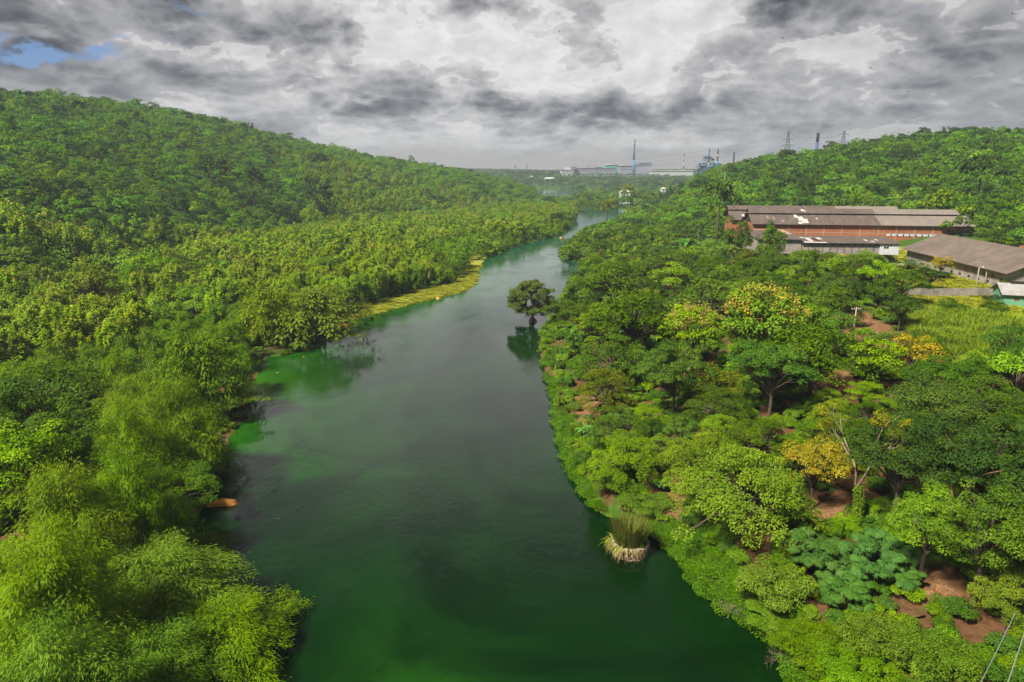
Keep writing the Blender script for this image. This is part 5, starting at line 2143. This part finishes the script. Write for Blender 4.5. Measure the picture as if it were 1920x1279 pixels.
# half dead tree with bare limbs and a few yellow tufts
def bare_tree(px, py, h, label, seed, dep, mat, tuft=None, spread=.55, lean=(0, 0, 1), vine=False, name='dead_tree', L0=.34):
    x, y, g = hit(px, py)
    r = np.random.default_rng(seed)
    root = empty(name, (x, y, g - .3))
    tag(root, label, 'tree')
    b = MB()
    ends = []
    bare_branches(b, r, (0, 0, 0), np.array(lean, float), h * L0, h * .020, dep, ends, spread)
    b.build('trunk', M[mat], root, True)
    if tuft:
        Lv = Leaves()
        for e in ends:
            if r.random() < .75:
                leaf_ball(Lv, r, e, (.75, .75, .5), 110, .22, .13, .5, 0, 1, -.8)
        link('crown', Lv.mesh('crown', [M[tuft]]), root)
    if vine:
        Lv = Leaves()
        for k in range(24):
            p = np.array(lean, float) / np.linalg.norm(lean) * (k / 24 * h * .40)
            leaf_ball(Lv, r, p, (.6, .6, .55), 90, .22, .15, .3, 0, 1, -1)
        link('vine', Lv.mesh('vine', [M['shrub']]), root)
    OCC.append((x, y, 1.5))


bare_tree(1610, 985, 13.5, 'half dead tree with pale bare limbs, yellow tufts and a vine wrapped trunk', 31, 4, 'palebark', 'yellowish', .42, (-.12, 0, 1), True, 'half_dead_tree')
bare_tree(1760, 1040, 12, 'broken reddish dead trunk with stubby arms in the right wood', 33, 2, 'redbark', None, .55, (.05, 0, 1), name='dead_tree', L0=.5)
bare_tree(1722, 1010, 11, 'slim pale dead tree with thin twigs left of the broken trunk', 35, 3, 'palebark', None, .4, (-.18, 0, 1))
bare_tree(1850, 1000, 8, 'grey dead branches sticking out of the dark wood at the right', 36, 3, 'palebark', None, .7, (.4, 0, .8), name='dead_tree')


def driftwood(px, py, label, seed, s=2.2):
    c = at(px, py, 0)
    r = np.random.default_rng(seed)
    root_b = MB()
    for k in range(7):
        bare_branches(root_b, r, (r.uniform(-1, 1), r.uniform(-.4, .4), .1), np.array([r.uniform(-1, 1), -.5 + r.uniform(-.5, .3), .35]), s * .5, .035, 3, [], .7)
    o = root_b.build('driftwood', M['palebark'])
    o.location = c
    tag(o, label, 'driftwood')


driftwood(1478, 1232, 'tangle of bare grey twigs at the lower right waterline', 41, 2.4)
driftwood(1362, 1152, 'bare twigs lying on the dark water edge below the creepers', 42, 1.8)
x, y, g = hit(1700, 1178)
b = MB()
b.tube([(-1.6, 0, .15), (0, .1, .35), (1.7, .3, .6)], [.16, .15, .11], 8)
o = b.build('fallen_log', M['redbark'], None, True)
o.location = (x, y, g)
tag(o, 'reddish fallen log in the lower right undergrowth', 'log')


# ------------------------------------------------------------------ scattered woods
def frustum_ok(x, y, z, mx=150, my=260):
    px, py, dep = project(x, y, z)
    return (dep > 8) & (px > -mx) & (px < 1920 + mx) & (py < 1279 + my)


LIMR = [(1040, 440), (1080, 434), (1098, 420), (1150, 407), (1170, 392), (1230, 378), (1330, 385), (1345, 448), (1440, 466), (1690, 470), (1700, 505), (1712, 556), (1870, 560), (1900, 585), (1990, 600), (2300, 640)]
LIMPX = np.array([a for a, _ in LIMR])
LIMPY = np.array([b for _, b in LIMR])


def scatter():
    r = np.random.default_rng(77)
    out = []
    grid = {}

    def ok(x, y, rad):
        c = 8.0
        gi, gj = int(x // c), int(y // c)
        for i in (-1, 0, 1):
            for j in (-1, 0, 1):
                for (a, b, q) in grid.get((gi + i, gj + j), ()):
                    if (a - x) ** 2 + (b - y) ** 2 < ((q + rad) * .5) ** 2:
                        return False
        return True

    for (a, b, q) in OCC:
        q2 = q * 2
        n = max(1, int(q / 6))
        for i in range(-n, n + 1):
            for j in range(-n, n + 1):
                aa, bb = a + i * q / (n + 0.0), b + j * q / (n + 0.0)
                if math.hypot(aa - a, bb - b) <= q:
                    grid.setdefault((int(aa // 8.0), int(bb // 8.0)), []).append((aa, bb, min(q2, 8)))
    rings = [(30, 130, 9000), (130, 345, 26000), (345, 700, 40000), (700, 1330, 42000), (1330, 3400, 16000)]
    for r0, r1, N in rings:
        a0, a1_ = (-.80, .80) if r0 < 700 else ((-.74, .74) if r0 < 1300 else (az_of(860), az_of(1380)))
        az = r.uniform(a0, a1_, N)
        rr = np.sqrt(r.uniform(r0 * r0, r1 * r1, N))
        X, Y = rr * np.sin(az), rr * np.cos(az)
        Hh, D, WL = H(X, Y, True)
        PX, PY, DEP = project(X, Y, Hh)
        vis = frustum_ok(X, Y, Hh + 8) & (D > .6)
        zone = np.zeros(N, bool)
        if r0 < 340:
            for z in (Z_LAWN, Z_TALL, Z_BROWN, Z_STRIP, Z_CREEP, Z_FIELD, Z_YARD, *Z_RED):
                zone |= in_px(X, Y, Hh, z)
        nz = vnoise(X, Y, 45, 11)
        nz2 = vnoise(X, Y, 25, 12)
        for k in range(N):
            if not vis[k] or zone[k]:
                continue
            x, y, d, h, px, py = X[k], Y[k], D[k], Hh[k], PX[k], PY[k]
            rad_ = rr[k]
            left = WL[k] > .5
            u = r.random()
            # crest of the ridge hides the far side
            if rad_ > 1330:
                key = 'dark' if u < .55 else ('broad' if u < .85 else 'hill')
                s = r.uniform(1.0, 1.6)
                if 2200 < rad_ < 2560 and 1040 < px < 1310:
                    continue
                if 1950 < rad_ <= 2200 and 1040 < px < 1310:
                    s *= .6
                if rad_ < 1460 and px > 985:
                    s *= .4
                sp = 11 if rad_ < 2300 else 16
            elif left:
                edge = np.interp(px, [0, 250, 600, 1000], [340, 370, 470, 520])
                if d < 7 and rad_ < 600:
                    key = 'shrub' if u < .4 else 'bamboo'
                    s = r.uniform(.5, .85)
                elif rad_ < 120:
                    key = 'bamboo' if u < .55 else ('bamboo_olive' if u < .72 else ('broad' if u < .86 else 'light'))
                    s = r.uniform(.65, 1.1)
                elif rad_ < 175 or (d < 30 and rad_ < 420):
                    key = 'bamboo' if (nz[k] > .52 or u < .2) else ('rain' if nz2[k] > .7 else ('teak' if u < .75 else 'light'))
                    s = r.uniform(.7, 1.1)
                elif rad_ < edge:
                    key = 'teak' if u < .86 else ('rain_olive' if u < .89 else ('dark' if u < .92 else ('light' if u < .96 else 'bamboo')))
                    if nz2[k] > .74:
                        key = 'light' if u < .5 else 'rain'
                    s = r.uniform(.85, 1.25) + .5 * nz[k] * r.random()
                elif px > 560 and rad_ < 800 and u < .5:
                    key = 'teak'
                    s = r.uniform(.8, 1.2)
                else:
                    key = 'hill' if u < .78 else ('hill_tier' if u < .92 else 'dark')
                    if nz[k] > .66:
                        key = 'rain_light' if u < .3 else ('dark' if u < .5 else 'hill_tier')
                    elif nz[k] < .25 and u > .5:
                        key = 'light'
                    s = (r.uniform(.40, .85) + .25 * nz2[k]) if r.random() < .93 else r.uniform(1.0, 1.55)
                sp = {'rain_light': 8.0, 'teak': 4.9, 'shrub': 2.4, 'bamboo': 5.6, 'bamboo_olive': 5.6, 'rain': 8.5, 'rain_olive': 7.5, 'hill': 7.5, 'hill_tier': 8, 'dark': 6, 'broad': 6, 'light': 6}[key] * s
            else:
                if y > 790:
                    key = 'hill' if u < .45 else ('dark' if u < .6 else ('olive' if u < .75 else 'broad'))
                    s = r.uniform(.7, 1.2) if px < 1150 else r.uniform(.9, 1.5)
                    if px < 1085:
                        s *= .6
                elif rad_ > np.interp(px, [1200, 1300, 1920], [480, 400, 330]):
                    key = 'hill' if u < .34 else ('hill_tier' if u < .50 else ('dark' if u < .66 else ('broad' if u < .97 else 'palm')))
                    if nz[k] > .68:
                        key = 'rain_light' if u < .5 else 'hill_tier'
                    s = r.uniform(.6, 1.15) if (r.random() < .9 or key == 'palm') else r.uniform(1.2, 1.6)
                    s = min(s, .85) if key == 'palm' else s
                elif d < 5:
                    key = 'shrub' if u < .8 else 'shrub_dark'
                    s = r.uniform(.6, 1.3)
                elif rad_ < 130:
                    key = 'rain' if u < .28 else ('broad' if u < .5 else ('rain_light' if u < .62 else ('rain_olive' if u < .72 else ('light' if u < .86 else 'dark'))))
                    s = r.uniform(.55, .95)
                else:
                    key = 'rain' if u < .46 else ('broad' if u < .58 else ('rain_light' if u < .66 else ('light' if u < .80 else ('dark' if u < .93 else ('olive' if u < .97 else 'palm')))))
                    s = r.uniform(.5, .95) + (.2 if key == 'rain' else 0)
                sp = {'shrub': 2.3, 'shrub_dark': 2.3, 'rain': 8.8, 'rain_light': 8.2, 'rain_olive': 7.5, 'hill': 6.6, 'hill_tier': 7.8, 'dark': 6, 'broad': 6, 'light': 6, 'olive': 6, 'palm': 5}[key] * s
            w, ht = SIZE[key]
            if d < w * s * .34 and rad_ < 900:
                continue
            # keep open what the photograph shows open: the lawns, the warehouses and the river bend
            top = project(x, y, h + ht * s)[1]
            if not left and rad_ < 330 and px > 1040:
                lim = np.interp(px, LIMPX, LIMPY)
                if top < lim:
                    need = project(x, y, h)[1] - lim
                    cur = project(x, y, h)[1] - top
                    f = need / cur
                    if f < .42:
                        continue
                    s *= f
            if not left and 330 < rad_ < 790 and 1040 < px < 1230:
                hw = w * s * .35 * FPX / rad_
                lim = max(np.interp(q, [1050, 1080, 1098, 1150, 1170, 1230], [450, 434, 424, 409, 392, 378]) for q in (px, px - hw))
                if top < lim:
                    f = (project(x, y, h)[1] - lim) / (project(x, y, h)[1] - top)
                    if f < .22:
                        continue
                    s *= f
            if 1003 < px < 1074 and rad_ > 600 and rad_ < 1330:
                if top < 367:
                    f = (project(x, y, h)[1] - 367) / (project(x, y, h)[1] - top)
                    if f < .25:
                        continue
                    s *= f
            if in_foot(x, y, 1 + w * s * .38):
                continue
            if not ok(x, y, sp):
                continue
            grid.setdefault((int(x // 8.0), int(y // 8.0)), []).append((x, y, sp))
            out.append((key, x, y, h, s, rad_, left, px, d))
    return out


PTS = scatter()


LANDMARKS = [(1000, 565, 'lone river tree'), (1187, 1010, 'grassy masonry pier'), (585, 575, 'largest olive bamboo'), (1600, 425, 'brick warehouse'), (1830, 470, 'grey warehouse'),
             (1525, 880, 'golden yellow tree'), (1432, 612, 'larger cream flowering tree'), (1300, 625, 'smaller cream flowering tree'), (1650, 850, 'half dead tree'),
             (1590, 1040, 'bluish leaved bushes'), (412, 945, 'large ochre rock'), (770, 570, 'grassy left bank strip'), (905, 455, 'bamboo where the river narrows'),
             (1083, 410, 'river bend'), (1190, 415, 'large coconut palm'), (1600, 610, 'brown slope utility pole'), (1800, 640, 'tall grass slope'), (1780, 950, 'broken dead trunk'),
             (1474, 290, 'large hill pylon'), (1840, 320, 'near ridge at the right'), (1036, 362, 'far lake'), (1386, 438, 'left warehouse corner'), (1285, 448, 'pale banana plants'),
             (1170, 765, 'near banana plant'), (1400, 865, 'largest pale tiered tree'), (1900, 555, 'mint green house'), (165, 500, 'tall olive tiered tree'), (500, 240, 'tallest left skyline tree'),
             (590, 365, 'lone dark plantation tree'), (395, 315, 'plantation rim tree'), (370, 640, 'broad bright inland bamboo'), (95, 690, 'left edge flat tree'),
             (300, 1130, 'large foreground bamboo'), (120, 930, 'tall feathery left bamboo'), (500, 690, 'shallow inlet'), (1478, 1232, 'twig tangle on the waterline'), (1155, 480, 'small right inlet'),
             (90, 300, 'upper left slope'), (250, 400, 'cream topped teaks'), (700, 420, 'middle of the plantation'), (1700, 1178, 'fallen log')]


def describe(key, x, y, h, s):
    nm = {'teak': 'upright teak tree', 'bamboo': 'bright green bamboo clump', 'bamboo_olive': 'yellow green bamboo clump', 'rain': 'dark flat crowned tree',
          'rain_light': 'light flat crowned tree', 'rain_olive': 'olive flat crowned tree', 'broad': 'rounded mid green tree', 'dark': 'rounded dark tree',
          'hill': 'rounded hillside tree', 'hill_tier': 'spreading hillside tree', 'olive': 'brownish green tree', 'light': 'fresh light green tree',
          'shrub': 'low bright shrub', 'shrub_dark': 'low dark shrub', 'palm': 'coconut palm'}[key]
    w, ht = SIZE[key]
    px, py, _ = project(x, y, h + ht * s * .6)
    size = 'large ' if s * w > 9 else ('small ' if s * w < 4.2 and not key.startswith('shrub') else '')
    best = min(LANDMARKS, key=lambda q: (q[0] - px) ** 2 + ((q[1] - py) * 1.3) ** 2)
    dx, dy = px - best[0], py - best[1]
    near = 'just ' if math.hypot(dx, dy) < 75 else ('well ' if math.hypot(dx, dy) > 170 else '')
    an = math.degrees(atan2(-dy, dx)) % 360
    dr = ['right of', 'up and right from', 'above', 'up and left from', 'left of', 'down and left from', 'below', 'down and right from'][int((an + 22.5) // 45) % 8]
    return '%s%s %s%s the %s' % (size, nm, near, dr, best[2])


def gn_scatter(name, label, cat, meshes, pts):
    """one object that repeats a few plant meshes at many points (stuff)"""
    n = len(pts)
    if not n:
        return
    P = np.array([p[:3] for p in pts], np.float32)
    me = bpy.data.meshes.new(name)
    me.vertices.add(n)
    me.vertices.foreach_set('co', P.ravel())
    for nm, idx, typ in (('rot', 3, 'FLOAT'), ('scl', 4, 'FLOAT'), ('pick', 5, 'INT')):
        a = me.attributes.new(nm, typ, 'POINT')
        a.data.foreach_set('value', np.array([p[idx] for p in pts], np.int32 if typ == 'INT' else np.float32))
    o = link(name, me)
    col = bpy.data.collections.new(name + '_kinds')
    for i, m_ in enumerate(meshes):
        q = bpy.data.objects.new('%s_kind_%02d' % (name, i), m_)
        col.objects.link(q)
    ng = bpy.data.node_groups.new(name, 'GeometryNodeTree')
    ng.interface.new_socket('Geometry', in_out='INPUT', socket_type='NodeSocketGeometry')
    ng.interface.new_socket('Geometry', in_out='OUTPUT', socket_type='NodeSocketGeometry')
    gi = ng.nodes.new('NodeGroupInput')
    go = ng.nodes.new('NodeGroupOutput')
    ci = ng.nodes.new('GeometryNodeCollectionInfo')
    ci.inputs['Collection'].default_value = col
    ci.inputs['Separate Children'].default_value = True
    ci.inputs['Reset Children'].default_value = True
    ip = ng.nodes.new('GeometryNodeInstanceOnPoints')
    ip.inputs['Pick Instance'].default_value = True

    def na(nm, typ):
        q = ng.nodes.new('GeometryNodeInputNamedAttribute')
        q.data_type = typ
        q.inputs['Name'].default_value = nm
        return q.outputs['Attribute']
    cx = ng.nodes.new('ShaderNodeCombineXYZ')
    ng.links.new(na('rot', 'FLOAT'), cx.inputs[2])
    er = ng.nodes.new('FunctionNodeEulerToRotation')
    ng.links.new(cx.outputs[0], er.inputs[0])
    ng.links.new(gi.outputs[0], ip.inputs['Points'])
    ng.links.new(ci.outputs[0], ip.inputs['Instance'])
    ng.links.new(na('pick', 'INT'), ip.inputs['Instance Index'])
    ng.links.new(er.outputs[0], ip.inputs['Rotation'])
    ng.links.new(na('scl', 'FLOAT'), ip.inputs['Scale'])
    ng.links.new(ip.outputs[0], go.inputs[0])
    md = o.modifiers.new('scatter', 'NODES')
    md.node_group = ng
    tag(o, label, cat, kind='stuff')
    return o


def joined(parts):
    """one mesh holding all parts of a plant, for the massed woods"""
    if len(parts) == 1:
        return parts[0][1]
    Vs, Ls, Ss, Ts, Ms, mats = [], [], [], [], [], []
    nv = nl = 0
    for _, me in parts:
        v = np.empty(len(me.vertices) * 3, np.float32)
        me.vertices.foreach_get('co', v)
        li = np.empty(len(me.loops), np.int32)
        me.loops.foreach_get('vertex_index', li)
        ls = np.empty(len(me.polygons), np.int32)
        me.polygons.foreach_get('loop_start', ls)
        mi = np.empty(len(me.polygons), np.int32)
        me.polygons.foreach_get('material_index', mi)
        t = np.zeros(len(me.polygons), np.float32)
        if 'tint' in me.attributes:
            me.attributes['tint'].data.foreach_get('value', t)
        Vs.append(v)
        Ls.append(li + nv)
        Ss.append(ls + nl)
        Ms.append(mi + len(mats))
        Ts.append(t)
        mats += list(me.materials)
        nv += len(me.vertices)
        nl += len(me.loops)
    me = bpy.data.meshes.new('tree_mass')
    me.vertices.add(nv)
    me.vertices.foreach_set('co', np.concatenate(Vs))
    me.loops.add(nl)
    me.loops.foreach_set('vertex_index', np.concatenate(Ls))
    S = np.concatenate(Ss)
    me.polygons.add(len(S))
    me.polygons.foreach_set('loop_start', S)
    for m_ in mats:
        me.materials.append(m_)
    me.polygons.foreach_set('material_index', np.concatenate(Ms))
    a = me.attributes.new('tint', 'FLOAT', 'FACE')
    a.data.foreach_set('value', np.concatenate(Ts))
    me.update(calc_edges=True)
    return me


def place_woods():
    byk = {}
    for p in PTS:
        byk.setdefault(KINDNAME[p[0]][0], []).append(p)
    r = np.random.default_rng(5)
    for nm, L in byk.items():
        L.sort(key=lambda p: p[5] / (p[4] * SIZE[p[0]][0]))
        taken = sum(1 for o in COL.objects if o.parent is None and o.name.split('.')[0] == nm)
        cap = {'shrub': 200}.get(nm, 297 - taken)
        inview = [p for p in L if frustum_ok(p[1], p[2], p[3] + 6, 20, 120)]
        ind = inview[:cap]
        ids = set(id(p) for p in ind)
        for p in ind:
            key, x, y, h, s, rad_, left, px, d = p
            lb = describe(key, x, y, h, s)
            plant(key, x, y, s * 1.0, None, lb, None, z=h - .1, zs=r.uniform(.88, 1.15))
        rest = [p for p in L if id(p) not in ids]
        if not rest:
            continue
        combos = sorted(set((p[0], lod_for(p[5]) if nm != 'coconut_palm' else 0) for p in rest))
        idx, meshes = {}, []
        for key, ld in combos:
            for v in range(NVAR.get(key, 2)):
                idx[(key, ld, v)] = len(meshes)
                meshes.append(joined(lib(key, ld, v)))
        pts = [(p[1], p[2], p[3] - .1, r.uniform(0, 6.28), p[4], idx[(p[0], lod_for(p[5]) if nm != 'coconut_palm' else 0, int(r.integers(NVAR.get(p[0], 2))))]) for p in rest]
        sn, lb = {'teak_tree': ('teak_plantation', 'dense teak plantation with cream flower heads covering the left slope'),
                  'broadleaf_tree': ('forest', 'unbroken rounded forest canopy covering both far hills and the far shore'),
                  'spreading_tree': ('umbrella_tree_forest', 'massed flat crowned trees further back in the forest'),
                  'bamboo_clump': ('bamboo_thicket', 'massed bamboo further back on the left slope'),
                  'shrub': ('scrub', 'low scrub along the farther river banks'),
                  'coconut_palm': ('palm_grove', 'small coconut palms scattered through the far woods')}[nm]
        gn_scatter(sn, lb, 'forest', meshes, pts)
    # look-alikes that still share a label form a group
    seen = {}
    for o in COL.objects:
        if o.parent is None and 'label' in o:
            seen.setdefault(o['label'], []).append(o)
    for lb, L in seen.items():
        if len(L) > 1:
            for o in L:
                o['group'] = lb


place_woods()


# ------------------------------------------------------------------ undergrowth, grass and creepers
def cover():
    r = np.random.default_rng(99)

    def pts_in(N, r0, r1, cond, smin, smax, nk, a0=-.78, a1_=.78, foot=1.0):
        az = r.uniform(a0, a1_, N)
        rr = np.sqrt(r.uniform(r0 * r0, r1 * r1, N))
        X, Y = rr * np.sin(az), rr * np.cos(az)
        Hh, D, WL = H(X, Y, True)
        k = frustum_ok(X, Y, Hh + 3) & cond(X, Y, Hh, D, WL)
        out = []
        for x, y, h in zip(X[k], Y[k], Hh[k]):
            if in_foot(x, y, foot):
                continue
            out.append((x, y, h - .03, r.uniform(0, 6.28), r.uniform(smin, smax), int(r.integers(nk))))
        return out

    def openz(X, Y, Hh):
        z = np.zeros(len(X), bool)
        for q in (Z_LAWN, Z_TALL, Z_BROWN, Z_STRIP, Z_FIELD, Z_YARD, *Z_RED):
            z |= in_px(X, Y, Hh, q)
        return z
    near = [lib('shrub', 0, 0)[0][1], lib('shrub', 0, 1)[0][1], lib('shrub_dark', 0, 0)[0][1]]
    mid = [lib('shrub', 1, 0)[0][1], lib('shrub', 1, 1)[0][1], lib('shrub_dark', 1, 0)[0][1], lib('shrub_dark', 1, 1)[0][1]]
    p1 = pts_in(2600, 35, 125, lambda X, Y, Hh, D, WL: (D > .9) & ~openz(X, Y, Hh) & ~in_px(X, Y, Hh, Z_CREEP), .45, 1.0, 3)
    p2 = [(*p[:5], p[5] + 3) for p in pts_in(9000, 125, 420, lambda X, Y, Hh, D, WL: (D > 1.2) & ~openz(X, Y, Hh), .6, 1.4, 4)]
    gn_scatter('undergrowth', 'leafy undergrowth between the trees on both banks', 'undergrowth', near + mid, p1 + p2)
    # shrubby fringe along the waterline
    p3 = pts_in(30000, 40, 560, lambda X, Y, Hh, D, WL: (D > .1) & (D < 3.0) & ~in_px(X, Y, Hh, Z_STRIP), .35, .8, 4)
    gn_scatter('bank_fringe', 'low leafy fringe along the waterline', 'undergrowth', mid, p3)
    cr = [make_creeper(i)[0][1] for i in range(3)]
    p4 = pts_in(24000, 45, 160, lambda X, Y, Hh, D, WL: (WL < .5) & (D > .1) & (in_px(X, Y, Hh, Z_CREEP) | in_px(X, Y, Hh, Z_EDGE) | ((vnoise(X, Y, 9, 4) > .60) & ~openz(X, Y, Hh))), .7, 1.25, 3, 0.0, .8)
    gn_scatter('creeper_carpet', 'bright green creeper carpet on the near right bank', 'creepers', cr, p4)
    tall = [make_grass(i, 'grass', 46, 2.3, .055, .8, .9, 2.2)[0][1] for i in range(3)]
    p5 = pts_in(60000, 95, 300, lambda X, Y, Hh, D, WL: in_px(X, Y, Hh, Z_TALL) | in_px(X, Y, Hh, Z_FIELD), .7, 1.25, 3, .2, .8)[:5200]
    gn_scatter('tall_grass', 'tall arching elephant grass on the slope at the right', 'grass', tall, p5)
    p55 = pts_in(9000, 95, 300, lambda X, Y, Hh, D, WL: in_px(X, Y, Hh, Z_TALL) & (vnoise(X, Y, 11, 21) > .56), .5, 1.15, 4, .2, .8)[:240]
    gn_scatter('field_scrub', 'leafy scrub patches growing in the tall grass slope', 'undergrowth', mid, p55)
    low = [make_grass(i + 5, 'lawn', 40, .55, .05, .9, .9, 1.8, .25)[0][1] for i in range(2)]
    p6 = pts_in(60000, 120, 330, lambda X, Y, Hh, D, WL: in_px(X, Y, Hh, Z_LAWN) | in_px(X, Y, Hh, Z_STRIP), .7, 1.5, 2, -.6, .8)[:6500]
    gn_scatter('rough_lawn', 'rough yellow green grass around the warehouses and on the left bank strip', 'grass', low, p6)
    st = [make_grass(i + 9, 'straw', 40, .9, .03, .9, 2.2, .6, .3)[0][1] for i in range(2)]
    def redz(X, Y, Hh):
        z = in_px(X, Y, Hh, Z_BROWN)
        for q in Z_RED:
            z |= in_px(X, Y, Hh, q)
        return z
    p7 = pts_in(26000, 55, 220, lambda X, Y, Hh, D, WL: redz(X, Y, Hh) & (vnoise(X, Y, 4, 6) > .35), .6, 1.2, 2, .0, .8)[:2600]
    gn_scatter('dry_litter', 'flattened dry straw and fallen leaves on the bare reddish earth', 'dry grass', st, p7)


cover()

# ------------------------------------------------------------------ birds
def birds():
    r = np.random.default_rng(8)
    F = [(0, 1, 2), (0, 3, 1), (0, 2, 3), (4, 2, 1), (4, 1, 3), (4, 3, 2)]
    V = [(0, .24, 0), (0, .02, .05), (.05, 0, -.02), (-.05, 0, -.02), (0, -.26, 0)]
    for sg in (1, -1):
        b = len(V)
        V += [(0, .10, .02), (0, -.06, .02), (sg * .26, .02, .12), (sg * .24, .12, .13), (sg * .52, -.06, .04), (0, .02, .035)]
        F += [(b, b + 3, b + 5), (b + 3, b + 2, b + 5), (b + 2, b + 1, b + 5), (b + 3, b + 4, b + 2)]
    me = bpy.data.meshes.new('bird')
    me.from_pydata(V, [], F)
    me.materials.append(fm['blk'])
    spots = [(1049, 59, 'upper middle of the sky, leftmost of the flock'), (1268, 95, 'over the brightest gap in the clouds'), (1467, 72, 'before the big dark cloud'), (1580, 48, 'right of the big dark cloud'),
             (1632, 128, 'below and right of the big dark cloud'), (1549, 160, 'midway over the right hill'), (1679, 167, 'over the right hill, left bird of a close pair'), (1703, 172, 'over the right hill, right bird of a close pair'),
             (1817, 50, 'in the upper right sky'), (1411, 148, 'high above the process plant'), (1197, 163, 'high above the tall blue chimney'), (1080, 208, 'left of the tall blue chimney top'),
             (1555, 214, 'just above the hill pylons'), (1898, 26, 'in the top right corner')]
    for px, py, lb in spots:
        Y = r.uniform(110, 190)
        p = pos(px, py, Y)
        o = link('bird', me, None, tuple(p), (r.uniform(-.4, .4), r.uniform(-.4, .4), r.uniform(0, 6.28)))
        o.scale = (1.1, 1.1, 1.1)
        tag(o, 'small dark bird in flight ' + lb, 'bird', 'birds scattered across the sky')


birds()


# ------------------------------------------------------------------ air
hb = MB()
hb.box(-3600, 3600, -500, 3900, -8, 190)
hz_ = hb.mesh('haze', None) if False else None
me = bpy.data.meshes.new('haze')
me.from_pydata(hb.V, [], hb.F)
hm = bpy.data.materials.new('air')
hm.use_nodes = True
hm.node_tree.nodes.clear()
ho = hm.node_tree.nodes.new('ShaderNodeOutputMaterial')
hv = hm.node_tree.nodes.new('ShaderNodeVolumePrincipled')
hv.inputs['Color'].default_value = (.74, .86, 1.0, 1)
hv.inputs['Density'].default_value = 0.00014
hv.inputs['Anisotropy'].default_value = 0.1
hm.node_tree.links.new(hv.outputs[0], ho.inputs['Volume'])
me.materials.append(hm)
tag(link('haze', me), 'thin bluish haze filling the valley air', 'haze', kind='stuff')
bpy.context.view_layer.update()
